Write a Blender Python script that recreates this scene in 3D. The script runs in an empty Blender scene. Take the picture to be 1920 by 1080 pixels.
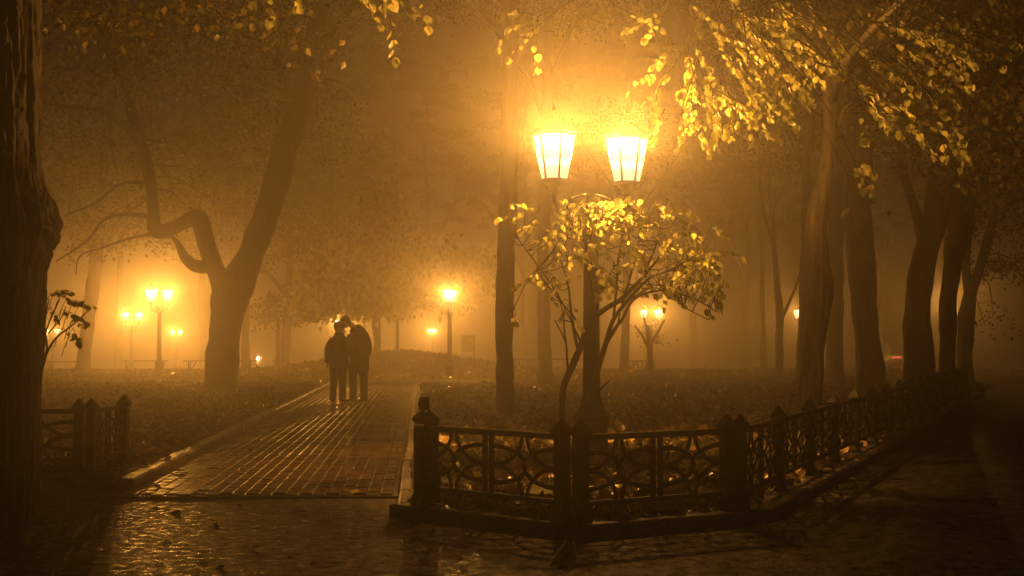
import bpy, bmesh, math, random
import numpy as np
from mathutils import Vector, Matrix, Quaternion, noise

random.seed(7)
RNG = np.random.default_rng(7)
scene = bpy.context.scene
COL = scene.collection

# ------------------------------------------------------------------ camera
F = 2667.0                      # focal length in pixels of the 1920 px wide photograph
CAM_H = 1.3
PITCH = math.atan(100.0 / F)
cam_data = bpy.data.cameras.new('camera')
cam_data.sensor_width = 36.0
cam_data.lens = F / 1920 * 36.0
cam_data.clip_start = 0.05
cam_data.clip_end = 900
cam = bpy.data.objects.new('camera', cam_data)
cam.location = (0, 0, CAM_H)
cam.rotation_euler = (math.pi / 2 + PITCH, 0, 0)
COL.objects.link(cam)
scene.camera = cam

# ------------------------------------------------------------------ world (night sky), exposure, renderer
world = bpy.data.worlds.new('World')
scene.world = world
world.use_nodes = True
wn = world.node_tree.nodes
wl = world.node_tree.links
wn.clear()
sky = wn.new('ShaderNodeTexSky')
sky.sky_type = 'NISHITA'
sky.sun_disc = False
sky.sun_elevation = math.radians(-2)
sky.sun_rotation = math.radians(200)
bg = wn.new('ShaderNodeBackground')
bg.inputs['Strength'].default_value = 0.06
wo = wn.new('ShaderNodeOutputWorld')
tint = wn.new('ShaderNodeMix'); tint.data_type = 'RGBA'; tint.blend_type = 'MULTIPLY'
tint.inputs['Factor'].default_value = 1.0
tint.inputs['B'].default_value = (0.25, 0.6, 1.0, 1)          # deep blue night
wl.new(sky.outputs['Color'], tint.inputs['A'])
wl.new(tint.outputs['Result'], bg.inputs['Color'])
wl.new(bg.outputs['Background'], wo.inputs['Surface'])
scene.view_settings.view_transform = 'Standard'
scene.view_settings.look = 'None'
scene.view_settings.exposure = -0.3
scene.view_settings.gamma = 1.0
scene.view_settings.use_curve_mapping = False
cy = scene.cycles
cy.max_bounces = 4
cy.diffuse_bounces = 1
cy.glossy_bounces = 1
cy.transmission_bounces = 2
cy.volume_bounces = 0
cy.transparent_max_bounces = 12
cy.use_denoising = True
cy.sample_clamp_indirect = 3.0
cy.sample_clamp_direct = 0.0
cy.caustics_reflective = False
cy.caustics_refractive = False
cy.use_light_tree = True
cy.use_adaptive_sampling = True
cy.adaptive_threshold = 0.02

HAZE_DENSITY = 0.0115
HAZE_G = 0.86
LAMP_POWER = 1850.0
LAMP_COLOR = (1.0, 0.405, 0.06)
GLASS_LOW = 0.04

# ------------------------------------------------------------------ pixel <-> world
CP, SP = math.cos(PITCH), math.sin(PITCH)

def ray(px, py):
    u = (px - 960.0) / F
    v = (540.0 - py) / F
    return Vector((u, CP - v * SP, SP + v * CP))

def P(px, py, Y):
    """the point at distance Y from the camera seen at a pixel of the photograph"""
    d = ray(px, py)
    t = Y / d.y
    return Vector((d.x * t, Y, CAM_H + d.z * t))

def G(px, py, z=0.0):
    d = ray(px, py)
    t = (z - CAM_H) / d.z
    return Vector((d.x * t, d.y * t, z))

def ppm(Y):
    return F / Y

def smooth(a, b, x):
    t = min(1, max(0, (x - a) / (b - a)))
    return t * t * (3 - 2 * t)

def path_left(y):  return -2.46 - 0.068 * y
def path_right(y): return -0.20 - 0.064 * y
MOUND = (-4.5, 57.5, 4.0, 3.6, 0.85)

def gz(x, y):
    z = 0.055
    z += MOUND[4] * math.exp(-((x - MOUND[0]) / MOUND[2]) ** 2 - ((y - MOUND[1]) / MOUND[3]) ** 2)
    if y > 60: z -= (y - 60) * 0.02
    z += 0.035 * noise.noise(Vector((x * 0.35, y * 0.35, 3.1)))
    return z

# ------------------------------------------------------------------ material helpers
def mat(name):
    m = bpy.data.materials.new(name)
    m.use_nodes = True
    nt = m.node_tree
    nt.nodes.clear()
    out = nt.nodes.new('ShaderNodeOutputMaterial')
    return m, nt, out

def N(nt, t, **kw):
    n = nt.nodes.new(t)
    for k, v in kw.items():
        setattr(n, k, v)
    return n

def ramp(nt, fac, stops):
    r = N(nt, 'ShaderNodeValToRGB')
    el = r.color_ramp.elements
    while len(el) < len(stops): el.new(0.5)
    for e, (p, c) in zip(el, stops):
        e.position = p
        e.color = (*c, 1) if len(c) == 3 else c
    nt.links.new(fac, r.inputs['Fac'])
    return r.outputs['Color']

def coords(nt, scale=(1, 1, 1), kind='Object'):
    tc = N(nt, 'ShaderNodeTexCoord')
    mp = N(nt, 'ShaderNodeMapping')
    mp.inputs['Scale'].default_value = scale
    nt.links.new(tc.outputs[kind], mp.inputs['Vector'])
    return mp.outputs['Vector']

def noise_tex(nt, vec, scale, detail=6, rough=0.6):
    n = N(nt, 'ShaderNodeTexNoise')
    n.inputs['Scale'].default_value = scale
    n.inputs['Detail'].default_value = detail
    n.inputs['Roughness'].default_value = rough
    nt.links.new(vec, n.inputs['Vector'])
    return n.outputs['Fac']

def principled(nt, out, color=None, rough=0.5, spec=0.5, metal=0.0):
    b = N(nt, 'ShaderNodeBsdfPrincipled')
    b.inputs['Roughness'].default_value = rough
    b.inputs['Specular IOR Level'].default_value = spec
    b.inputs['Metallic'].default_value = metal
    if color is not None:
        b.inputs['Base Color'].default_value = (*color, 1)
    nt.links.new(b.outputs['BSDF'], out.inputs['Surface'])
    return b

def bump(nt, b, height, strength=0.5, dist=0.02):
    n = N(nt, 'ShaderNodeBump')
    n.inputs['Strength'].default_value = strength
    n.inputs['Distance'].default_value = dist
    nt.links.new(height, n.inputs['Height'])
    nt.links.new(n.outputs['Normal'], b.inputs['Normal'])

M = {}
def simple_mat(key, stops, scale, rough=(0.5, 0.5), bstr=0.3, bdist=0.01, spec=0.5, metal=0.0, stretch=(1, 1, 1), bscale=None):
    m, nt, out = mat(key)
    v = coords(nt, stretch)
    f = noise_tex(nt, v, scale)
    b = principled(nt, out, None, 0.5, spec, metal)
    nt.links.new(ramp(nt, f, stops), b.inputs['Base Color'])
    f2 = noise_tex(nt, v, scale * 0.37)
    mr = N(nt, 'ShaderNodeMapRange')
    mr.inputs['From Min'].default_value = 0.3
    mr.inputs['From Max'].default_value = 0.7
    mr.inputs['To Min'].default_value = rough[0]
    mr.inputs['To Max'].default_value = rough[1]
    nt.links.new(f2, mr.inputs['Value'])
    nt.links.new(mr.outputs['Result'], b.inputs['Roughness'])
    f3 = noise_tex(nt, v, bscale or scale * 2.5)
    bump(nt, b, f3, bstr, bdist)
    M[key] = m
    return m

def asphalt_mat():
    m, nt, out = mat('wet_asphalt')
    v = coords(nt)
    b = principled(nt, out, None, 0.4, 0.30)
    f = noise_tex(nt, v, 9)
    nt.links.new(ramp(nt, f, [(0.3, (0.005, 0.005, 0.006)), (0.7, (0.016, 0.0155, 0.015))]), b.inputs['Base Color'])
    f2 = noise_tex(nt, v, 11, 5, 0.7)                 # small wet spots between dull grains
    mr = N(nt, 'ShaderNodeMapRange')
    mr.inputs['From Min'].default_value = 0.46; mr.inputs['From Max'].default_value = 0.62
    mr.inputs['To Min'].default_value = 0.55; mr.inputs['To Max'].default_value = 0.25
    nt.links.new(f2, mr.inputs['Value'])
    nt.links.new(mr.outputs['Result'], b.inputs['Roughness'])
    f4 = noise_tex(nt, v, 7, 4, 0.7)
    m4 = N(nt, 'ShaderNodeMapRange')
    m4.inputs['From Min'].default_value = 0.4; m4.inputs['From Max'].default_value = 0.62
    m4.inputs['To Min'].default_value = 0.03; m4.inputs['To Max'].default_value = 1.0
    nt.links.new(f4, m4.inputs['Value'])
    nt.links.new(m4.outputs['Result'], b.inputs['Specular IOR Level'])
    c = noise_tex(nt, v, 14, 4, 0.75)
    fine = noise_tex(nt, v, 45, 2, 0.7)
    ad = N(nt, 'ShaderNodeMath', operation='MULTIPLY_ADD')
    ad.inputs[1].default_value = 0.35
    nt.links.new(fine, ad.inputs[0]); nt.links.new(c, ad.inputs[2])
    bump(nt, b, ad.outputs[0], 1.0, 0.022)
    M['wet_asphalt'] = m
asphalt_mat()
simple_mat('brick', [(0.3, (0.026, 0.015, 0.011)), (0.55, (0.045, 0.025, 0.018)), (0.75, (0.075, 0.045, 0.032))], 3.1, (0.24, 0.5), 0.5, 0.006, 0.3, bscale=24)
simple_mat('joint', [(0.3, (0.012, 0.010, 0.009)), (0.7, (0.03, 0.026, 0.02))], 20, (0.28, 0.5), 0.5, 0.008, 0.3, bscale=60)
simple_mat('kerb_stone', [(0.3, (0.07, 0.065, 0.06)), (0.7, (0.16, 0.15, 0.135))], 7, (0.28, 0.5), 0.5, 0.01, 0.5, bscale=45)
simple_mat('lawn', [(0.3, (0.04, 0.045, 0.018)), (0.5, (0.08, 0.08, 0.03)), (0.7, (0.11, 0.08, 0.04))], 2.2, (0.65, 0.9), 1.0, 0.06, 0.2, bscale=26)
simple_mat('gravel', [(0.3, (0.03, 0.025, 0.02)), (0.7, (0.07, 0.06, 0.048))], 6, (0.75, 0.95), 0.6, 0.02, 0.1, bscale=40)
simple_mat('iron', [(0.3, (0.006, 0.006, 0.007)), (0.7, (0.013, 0.0125, 0.012))], 14, (0.4, 0.6), 0.35, 0.004, 0.5, bscale=70)
simple_mat('wood', [(0.3, (0.08, 0.05, 0.03)), (0.7, (0.15, 0.10, 0.06))], 4, (0.4, 0.6), 0.4, 0.006, 0.4, stretch=(1, 8, 8))
simple_mat('pale_wood', [(0.3, (0.5, 0.44, 0.34)), (0.7, (0.68, 0.62, 0.5))], 6, (0.4, 0.6), 0.3, 0.004, 0.4, stretch=(5, 5, 0.6))
simple_mat('dark_cloth', [(0.3, (0.010, 0.010, 0.012)), (0.7, (0.022, 0.020, 0.022))], 18, (0.75, 0.9), 0.6, 0.008, 0.2, bscale=90)
simple_mat('trouser_cloth', [(0.3, (0.014, 0.014, 0.020)), (0.7, (0.024, 0.024, 0.034))], 22, (0.75, 0.9), 0.5, 0.006, 0.2, bscale=110)
simple_mat('shoe_leather', [(0.3, (0.008, 0.007, 0.006)), (0.7, (0.02, 0.016, 0.012))], 10, (0.3, 0.45), 0.2, 0.002, 0.5)
simple_mat('skin', [(0.3, (0.46, 0.28, 0.20)), (0.7, (0.56, 0.35, 0.26))], 16, (0.45, 0.6), 0.1, 0.001, 0.4)
simple_mat('dark_hair', [(0.3, (0.010, 0.007, 0.005)), (0.7, (0.03, 0.02, 0.013))], 40, (0.35, 0.5), 0.8, 0.006, 0.4, stretch=(1, 1, 0.25))
simple_mat('blond_hair', [(0.3, (0.28, 0.17, 0.07)), (0.7, (0.5, 0.34, 0.15))], 40, (0.35, 0.5), 0.8, 0.006, 0.4, stretch=(1, 1, 0.25))
simple_mat('car_paint', [(0.3, (0.02, 0.025, 0.03)), (0.7, (0.03, 0.035, 0.04))], 2, (0.2, 0.3), 0.05, 0.001, 0.5)
simple_mat('rubber', [(0.3, (0.01, 0.01, 0.01)), (0.7, (0.02, 0.02, 0.02))], 12, (0.6, 0.8), 0.3, 0.004, 0.3)
simple_mat('dark_glass', [(0.3, (0.01, 0.012, 0.013)), (0.7, (0.015, 0.017, 0.018))], 3, (0.05, 0.1), 0.02, 0.001, 0.5)
simple_mat('poster_paper', [(0.3, (0.20, 0.18, 0.15)), (0.7, (0.28, 0.25, 0.2))], 3, (0.4, 0.6), 0.1, 0.001, 0.4)
simple_mat('poster_mark', [(0.3, (0.65, 0.6, 0.5)), (0.7, (0.75, 0.7, 0.6))], 5, (0.4, 0.6), 0.1, 0.001, 0.4)
simple_mat('cast_metal', [(0.3, (0.013, 0.014, 0.013)), (0.7, (0.028, 0.028, 0.026))], 11, (0.35, 0.5), 0.3, 0.004, 0.5, bscale=60)

def bark_mat(key, c0, c1, c2, sc):
    m, nt, out = mat(key)
    v = coords(nt, (1, 1, 0.16))
    f = noise_tex(nt, v, sc, 8, 0.65)
    b = principled(nt, out, None, 0.7, 0.35)
    nt.links.new(ramp(nt, f, [(0.32, c0), (0.5, c1), (0.68, c2)]), b.inputs['Base Color'])
    mr = N(nt, 'ShaderNodeMapRange')
    mr.inputs['To Min'].default_value = 0.45
    mr.inputs['To Max'].default_value = 0.8
    nt.links.new(f, mr.inputs['Value'])
    nt.links.new(mr.outputs['Result'], b.inputs['Roughness'])
    f2 = noise_tex(nt, v, sc * 1.7, 8, 0.7)
    bump(nt, b, f2, 1.0, 0.05)
    M[key] = m
bark_mat('bark', (0.022, 0.016, 0.012), (0.06, 0.045, 0.034), (0.11, 0.085, 0.065), 11)
bark_mat('bark_pale', (0.025, 0.02, 0.015), (0.08, 0.062, 0.046), (0.2, 0.16, 0.12), 14)
bark_mat('twig', (0.016, 0.011, 0.008), (0.04, 0.028, 0.02), (0.07, 0.05, 0.036), 20)

def leaf_mat(key, stops, attr=False, transl=0.4, rough=0.45):
    m, nt, out = mat(key)
    if attr:
        a = N(nt, 'ShaderNodeAttribute', attribute_name='tint')
        f = a.outputs['Fac']
    else:
        oi = N(nt, 'ShaderNodeObjectInfo')
        f = oi.outputs['Random']
    c = ramp(nt, f, stops)
    b = N(nt, 'ShaderNodeBsdfPrincipled')
    b.inputs['Roughness'].default_value = rough
    b.inputs['Specular IOR Level'].default_value = 0.4
    nt.links.new(c, b.inputs['Base Color'])
    v = coords(nt, (1, 1, 1))
    bump(nt, b, noise_tex(nt, v, 60, 3), 0.25, 0.004)
    t = N(nt, 'ShaderNodeBsdfTranslucent')
    nt.links.new(c, t.inputs['Color'])
    mx = N(nt, 'ShaderNodeMixShader')
    mx.inputs['Fac'].default_value = transl
    nt.links.new(b.outputs['BSDF'], mx.inputs[1])
    nt.links.new(t.outputs['BSDF'], mx.inputs[2])
    nt.links.new(mx.outputs['Shader'], out.inputs['Surface'])
    M[key] = m
GREEN_YELLOW = [(0.0, (0.14, 0.16, 0.05)), (0.3, (0.36, 0.39, 0.13)), (0.65, (0.56, 0.55, 0.2)), (1.0, (0.68, 0.62, 0.26))]
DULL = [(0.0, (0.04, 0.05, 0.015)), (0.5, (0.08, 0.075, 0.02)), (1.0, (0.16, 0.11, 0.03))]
BROWN = [(0.0, (0.05, 0.028, 0.014)), (0.4, (0.15, 0.09, 0.035)), (0.75, (0.32, 0.20, 0.07)), (1.0, (0.60, 0.44, 0.18))]
leaf_mat('leaf_live', GREEN_YELLOW, False, 0.55)
leaf_mat('leaf_live_mass', GREEN_YELLOW, True, 0.55)
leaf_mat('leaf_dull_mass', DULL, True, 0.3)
leaf_mat('leaf_fallen', BROWN, False, 0.1, 0.35)
leaf_mat('leaf_fallen_mass', BROWN, True, 0.1, 0.28)
leaf_mat('grass_blade', [(0, (0.04, 0.055, 0.016)), (0.6, (0.09, 0.10, 0.03)), (1, (0.17, 0.14, 0.05))], True, 0.3, 0.5)

def glow_mat(key, color, strength, trans=0.85):
    m, nt, out = mat(key)
    t = N(nt, 'ShaderNodeBsdfTransparent')
    t.inputs['Color'].default_value = (trans, trans, trans, 1)
    e = N(nt, 'ShaderNodeEmission')
    e.inputs['Color'].default_value = (*color, 1)
    e.inputs['Strength'].default_value = strength
    v = coords(nt)
    f = noise_tex(nt, v, 4, 2)
    mr = N(nt, 'ShaderNodeMapRange')
    mr.inputs['To Min'].default_value = strength * 0.8
    mr.inputs['To Max'].default_value = strength * 1.2
    nt.links.new(f, mr.inputs['Value'])
    nt.links.new(mr.outputs['Result'], e.inputs['Strength'])
    a = N(nt, 'ShaderNodeAddShader')
    nt.links.new(t.outputs['BSDF'], a.inputs[0])
    nt.links.new(e.outputs['Emission'], a.inputs[1])
    nt.links.new(a.outputs['Shader'], out.inputs['Surface'])
    m.cycles.emission_sampling = 'NONE'
    M[key] = m
def lantern_glass(key, stops):
    """lantern glass: transmission by height, shaping where the lamp light goes, glow stronger towards the bulb"""
    m, nt, out = mat(key)
    tc = N(nt, 'ShaderNodeTexCoord')
    sx = N(nt, 'ShaderNodeSeparateXYZ')
    nt.links.new(tc.outputs['Object'], sx.inputs['Vector'])
    mr = N(nt, 'ShaderNodeMapRange')
    mr.inputs['From Max'].default_value = 0.5
    nt.links.new(sx.outputs['Z'], mr.inputs['Value'])
    t = N(nt, 'ShaderNodeBsdfTransparent')
    nt.links.new(ramp(nt, mr.outputs['Result'], [(z / 0.5, (v, v, v)) for z, v in stops]), t.inputs['Color'])
    e = N(nt, 'ShaderNodeEmission')
    e.inputs['Color'].default_value = (1.0, 0.84, 0.45, 1)
    m2 = N(nt, 'ShaderNodeMapRange')
    m2.inputs['From Min'].default_value = 0.0
    m2.inputs['From Max'].default_value = 0.42
    m2.inputs['To Min'].default_value = 0.9
    m2.inputs['To Max'].default_value = 2.6
    nt.links.new(sx.outputs['Z'], m2.inputs['Value'])
    nt.links.new(m2.outputs['Result'], e.inputs['Strength'])
    ad = N(nt, 'ShaderNodeAddShader')
    nt.links.new(t.outputs['BSDF'], ad.inputs[0])
    nt.links.new(e.outputs['Emission'], ad.inputs[1])
    nt.links.new(ad.outputs['Shader'], out.inputs['Surface'])
    m.cycles.emission_sampling = 'NONE'
    M[key] = m
lantern_glass('lit_glass', [(0.12, 0.2), (0.15, 0.75), (0.205, 0.75), (0.225, GLASS_LOW), (0.318, GLASS_LOW), (0.352, 0.95)])  # near lamp: dim band added to keep its light off the foreground
lantern_glass('clear_glass', [(0.10, 0.7), (0.30, 0.95)])
glow_mat('lit_bulb', (1.0, 0.85, 0.5), 9.0)
glow_mat('tail_glow', (1.0, 0.10, 0.04), 2.2, 0.2)
glow_mat('green_glow', (0.45, 1.0, 0.25), 1.2, 0.2)

def glass_mat():
    m, nt, out = mat('unlit_glass')
    t = N(nt, 'ShaderNodeBsdfTransparent')
    t.inputs['Color'].default_value = (0.55, 0.55, 0.52, 1)
    d = N(nt, 'ShaderNodeBsdfPrincipled')
    d.inputs['Base Color'].default_value = (0.35, 0.33, 0.3, 1)
    d.inputs['Roughness'].default_value = 0.3
    v = coords(nt)
    nt.links.new(ramp(nt, noise_tex(nt, v, 9), [(0.3, (0.25, 0.24, 0.22)), (0.7, (0.4, 0.38, 0.34))]), d.inputs['Base Color'])
    mx = N(nt, 'ShaderNodeMixShader')
    mx.inputs['Fac'].default_value = 0.45
    nt.links.new(t.outputs['BSDF'], mx.inputs[1])
    nt.links.new(d.outputs['BSDF'], mx.inputs[2])
    nt.links.new(mx.outputs['Shader'], out.inputs['Surface'])
    M['unlit_glass'] = m
glass_mat()

# ------------------------------------------------------------------ object helpers
def tag(o, label=None, cat=None, group=None, kind=None):
    if label: o['label'] = label
    if cat: o['category'] = cat
    if group: o['group'] = group
    if kind: o['kind'] = kind
    return o

def empty(name, loc=(0, 0, 0), rz=0.0):
    o = bpy.data.objects.new(name, None)
    o.location = loc
    o.rotation_euler = (0, 0, rz)
    o.empty_display_size = 0.2
    COL.objects.link(o)
    return o

def link(name, me, parent=None, loc=None):
    o = bpy.data.objects.new(name, me)
    COL.objects.link(o)
    if parent is not None: o.parent = parent
    if loc is not None: o.location = loc
    return o

def copy_tree(o, parent=None):
    c = o.copy()
    COL.objects.link(c)
    c.parent = parent
    for ch in list(o.children):
        copy_tree(ch, c)
    return c

class MB:
    def __init__(s):
        s.v = []; s.f = []
    def add(s, vs, fs):
        b = len(s.v)
        s.v += [tuple(x) for x in vs]
        s.f += [tuple(i + b for i in f) for f in fs]
    def box(s, c, h, rz=0.0, chamfer=0.0):
        cx, cy_, cz = c
        ca, sa = math.cos(rz), math.sin(rz)
        def tr(x, y, z): return (cx + x * ca - y * sa, cy_ + x * sa + y * ca, cz + z)
        hx, hy, hz = h
        if chamfer <= 0:
            vs = [tr(x, y, z) for z in (-hz, hz) for x, y in ((-hx, -hy), (hx, -hy), (hx, hy), (-hx, hy))]
            s.add(vs, [(3, 2, 1, 0), (4, 5, 6, 7), (0, 1, 5, 4), (1, 2, 6, 5), (2, 3, 7, 6), (3, 0, 4, 7)])
        else:
            k = chamfer
            vs = []
            for z, d in ((-hz, 0), (hz - k, 0), (hz, k)):
                vs += [tr(x, y, z) for x, y in ((-hx + d, -hy + d), (hx - d, -hy + d), (hx - d, hy - d), (-hx + d, hy - d))]
            fs = [(3, 2, 1, 0), (8, 9, 10, 11)]
            for r in (0, 4):
                for i in range(4):
                    j = (i + 1) % 4
                    fs.append((r + i, r + j, r + 4 + j, r + 4 + i))
            s.add(vs, fs)
    def lathe(s, prof, c=(0, 0, 0), n=12, phase=0.0):
        vs = []
        for r, z in prof:
            for i in range(n):
                a = 2 * math.pi * i / n + phase
                vs.append((c[0] + r * math.cos(a), c[1] + r * math.sin(a), c[2] + z))
        fs = []
        for k in range(len(prof) - 1):
            for i in range(n):
                j = (i + 1) % n
                fs.append((k * n + i, k * n + j, (k + 1) * n + j, (k + 1) * n + i))
        fs.append(tuple(range(n - 1, -1, -1)))
        fs.append(tuple((len(prof) - 1) * n + i for i in range(n)))
        s.add(vs, fs)
    def tube(s, pts, radii, n=8, wob=0.0, seed=0.0, squash=None, fine=0.0):
        pts = [Vector(p) for p in pts]
        m = len(pts)
        up = Vector((0, 1, 0))
        vs = []
        prev = None
        for i, p in enumerate(pts):
            t = (pts[min(i + 1, m - 1)] - pts[max(i - 1, 0)])
            if t.length < 1e-9: t = Vector((0, 0, 1))
            t.normalize()
            if prev is None:
                a = up if abs(t.dot(up)) < 0.9 else Vector((1, 0, 0))
                x = a.cross(t).normalized()
            else:
                x = (prev - t * prev.dot(t))
                x = x.normalized() if x.length > 1e-6 else up.cross(t).normalized()
            prev = x
            y = t.cross(x)
            r = radii[i]
            for k in range(n):
                a = 2 * math.pi * k / n
                rr = r
                if wob:
                    rr *= 1 + wob * noise.noise(Vector((math.cos(a) * 1.3, math.sin(a) * 1.3, seed + p.z * 1.5)))
                if fine:
                    q = Vector((math.cos(a) * 5, math.sin(a) * 5, seed + p.z * 2.2))
                    rr += fine * (noise.noise(q) + 0.6 * noise.noise(q * 2.3) - 1.2 * max(0.0, 0.5 - 3 * abs(noise.noise(Vector((q.x * .9, q.y * .9, q.z * .35 + 7))))))
                rx, ry = (rr, rr) if squash is None else (rr, rr * squash)
                vs.append(p + x * (rx * math.cos(a)) + y * (ry * math.sin(a)))
        fs = []
        for k in range(m - 1):
            for i in range(n):
                j = (i + 1) % n
                fs.append((k * n + i, k * n + j, (k + 1) * n + j, (k + 1) * n + i))
        fs.append(tuple(range(n - 1, -1, -1)))
        fs.append(tuple((m - 1) * n + i for i in range(n)))
        s.add(vs, fs)
    def prism(s, poly, axis_a, axis_b, axis_c, o, d0, d1):
        o = Vector(o); a = Vector(axis_a); b = Vector(axis_b); c = Vector(axis_c)
        n = len(poly)
        vs = [o + a * x + b * y + c * d0 for x, y in poly] + [o + a * x + b * y + c * d1 for x, y in poly]
        fs = [tuple(range(n - 1, -1, -1)), tuple(range(n, 2 * n))]
        fs += [(i, (i + 1) % n, n + (i + 1) % n, n + i) for i in range(n)]
        s.add(vs, fs)
    def mesh(s, name, m, smooth_=False):
        me = bpy.data.meshes.new(name)
        me.from_pydata(s.v, [], s.f)
        me.update()
        bm = bmesh.new(); bm.from_mesh(me)
        bmesh.ops.recalc_face_normals(bm, faces=bm.faces)
        bm.to_mesh(me); bm.free()
        if m is not None: me.materials.append(M[m])
        if smooth_:
            me.polygons.foreach_set('use_smooth', [True] * len(me.polygons))
        return me
    def build(s, name, m, parent=None, smooth_=False, loc=None):
        return link(name, s.mesh(name, m, smooth_), parent, loc)

def spline(pts, per=5):
    """Catmull-Rom through points (tuples of equal length)"""
    A = [np.array(p, float) for p in pts]
    A = [2 * A[0] - A[1]] + A + [2 * A[-1] - A[-2]]
    out = []
    for i in range(1, len(A) - 2):
        for k in range(per):
            t = k / per
            p0, p1, p2, p3 = A[i - 1], A[i], A[i + 1], A[i + 2]
            out.append(0.5 * ((2 * p1) + (-p0 + p2) * t + (2 * p0 - 5 * p1 + 4 * p2 - p3) * t * t + (-p0 + 3 * p1 - 3 * p2 + p3) * t ** 3))
    out.append(A[-2])
    return out

def np_mesh(name, V, Fc, m, tint=None, smooth_=False):
    """V (n,3), Fc (k, verts-per-face)"""
    me = bpy.data.meshes.new(name)
    nf, vp = Fc.shape
    me.vertices.add(len(V)); me.vertices.foreach_set('co', V.astype(np.float32).ravel())
    me.loops.add(nf * vp); me.loops.foreach_set('vertex_index', Fc.astype(np.int32).ravel())
    me.polygons.add(nf)
    me.polygons.foreach_set('loop_start', np.arange(0, nf * vp, vp, dtype=np.int32))
    me.polygons.foreach_set('loop_total', np.full(nf, vp, dtype=np.int32))
    if smooth_: me.polygons.foreach_set('use_smooth', np.ones(nf, dtype=bool))
    me.update(calc_edges=True)
    if tint is not None:
        a = me.attributes.new('tint', 'FLOAT', 'POINT')
        a.data.foreach_set('value', tint.astype(np.float32))
    me.materials.append(M[m])
    return me

# leaf templates: x = across, y = along from the stalk, z = up
LEAF_V = np.array([(0, 0, 0), (0.34, 0.10, 0.07), (0.46, 0.36, 0.09), (0.30, 0.70, 0.03), (0, 1.0, -0.10),
                   (-0.30, 0.70, 0.03), (-0.46, 0.36, 0.09), (-0.34, 0.10, 0.07), (0, 0.36, 0.0), (0, 0.70, -0.03)])
LEAF_F = [(0, 1, 2, 8), (8, 2, 3, 9), (9, 3, 4), (0, 8, 6, 7), (8, 9, 5, 6), (9, 4, 5)]
LEAF_T = np.array([(0, 1, 8), (1, 2, 8), (8, 2, 3), (8, 3, 9), (9, 3, 4), (0, 8, 7), (7, 8, 6), (8, 9, 5), (8, 5, 6), (9, 4, 5)])
QUAD_V = np.array([(0, 0, 0), (0.42, 0.42, 0.10), (0, 1.0, -0.06), (-0.42, 0.42, 0.10)])
QUAD_T = np.array([(0, 1, 2), (0, 2, 3)])

def rot_batch(n, tilt=0.6, hang=0.0, rng=RNG):
    """random leaf frames: yaw any, pitch about -hang (pointing down) with spread"""
    yaw = rng.uniform(0, 2 * np.pi, n)
    pit = -hang + rng.normal(0, tilt, n)
    rol = rng.normal(0, tilt, n)
    cy_, sy = np.cos(yaw), np.sin(yaw)
    cp, sp = np.cos(pit), np.sin(pit)
    cr, sr = np.cos(rol), np.sin(rol)
    Z = np.zeros(n); O = np.ones(n)
    Rz = np.stack([np.stack([cy_, -sy, Z], 1), np.stack([sy, cy_, Z], 1), np.stack([Z, Z, O], 1)], 1)
    Rx = np.stack([np.stack([O, Z, Z], 1), np.stack([Z, cp, -sp], 1), np.stack([Z, sp, cp], 1)], 1)
    Ry = np.stack([np.stack([cr, Z, sr], 1), np.stack([Z, O, Z], 1), np.stack([-sr, Z, cr], 1)], 1)
    return Rz @ Rx @ Ry

def leaf_mass(name, C, size, m, parent=None, tilt=0.6, hang=0.5, full=False, jitter=0.3, R=None):
    n = len(C)
    V0, T0 = (LEAF_V, LEAF_T) if full else (QUAD_V, QUAD_T)
    if R is None: R = rot_batch(n, tilt, hang)
    s = size * (1 + RNG.uniform(-jitter, jitter, n))
    V = np.einsum('nij,kj->nki', R, V0) * s[:, None, None] + np.asarray(C)[:, None, :]
    k = len(V0)
    Fc = (T0[None] + (np.arange(n) * k)[:, None, None]).reshape(-1, 3)
    tint = np.repeat(RNG.uniform(0, 1, n), k)
    me = np_mesh(name, V.reshape(-1, 3), Fc, m, tint)
    o = link(name, me, parent)
    o['kind'] = 'stuff'
    return o

def leaf_templates(m, k=5, size=1.0):
    out = []
    for i in range(k):
        V = LEAF_V.copy()
        V[:, 0] *= random.uniform(0.85, 1.15)
        V[:, 2] *= random.uniform(-1.2, 1.6)
        V[4, 0] += random.uniform(-0.12, 0.12)
        V[4, 2] += random.uniform(-0.2, 0.12)
        V[9, 0] += random.uniform(-0.05, 0.05)
        V += np.random.default_rng(i).normal(0, 0.018, V.shape)
        V *= size
        me = bpy.data.meshes.new('leaf')
        me.from_pydata([tuple(x) for x in V], [], LEAF_F)
        me.update()
        me.materials.append(M[m])
        out.append(me)
    return out
LIVE_LEAVES = leaf_templates('leaf_live')
FALLEN_LEAVES = leaf_templates('leaf_fallen')

def leaf_objects(parent, C, R, size):
    for c, r in zip(C, R):
        o = link('leaf', random.choice(LIVE_LEAVES), parent)
        s = size * random.uniform(0.55, 1.35)
        mm = Matrix([list(r[i]) + [0] for i in range(3)] + [[0, 0, 0, 1]])
        o.matrix_local = Matrix.Translation(Vector(c)) @ mm @ Matrix.Scale(s, 4)

def tapered(pts4, per=6):
    q = spline(pts4, per)
    return [Vector(p[:3]) for p in q], [max(0.003, p[3]) for p in q]

# ================================================================== SETTING
def sheet(name, poly, z, m, kind='structure'):
    me = bpy.data.meshes.new(name)
    me.from_pydata([(x, y, z) for x, y in poly], [], [tuple(range(len(poly)))])
    me.update(); me.materials.append(M[m])
    return tag(link(name, me), kind=kind)

# fence and kerb corners of the right-hand bed (post feet stand on the kerb, 0.12 m up)
KZ = 0.085
FP0, FP1, FP1b = G(790, 945, KZ), G(1054, 977, KZ), G(1089, 980, KZ)
FP2, FP2b = G(1364, 957, KZ), G(1389, 955, KZ)
FEND = G(1700, 800, KZ)
RD = (FEND - FP2b).normalized()                       # direction of the receding fence
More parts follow.
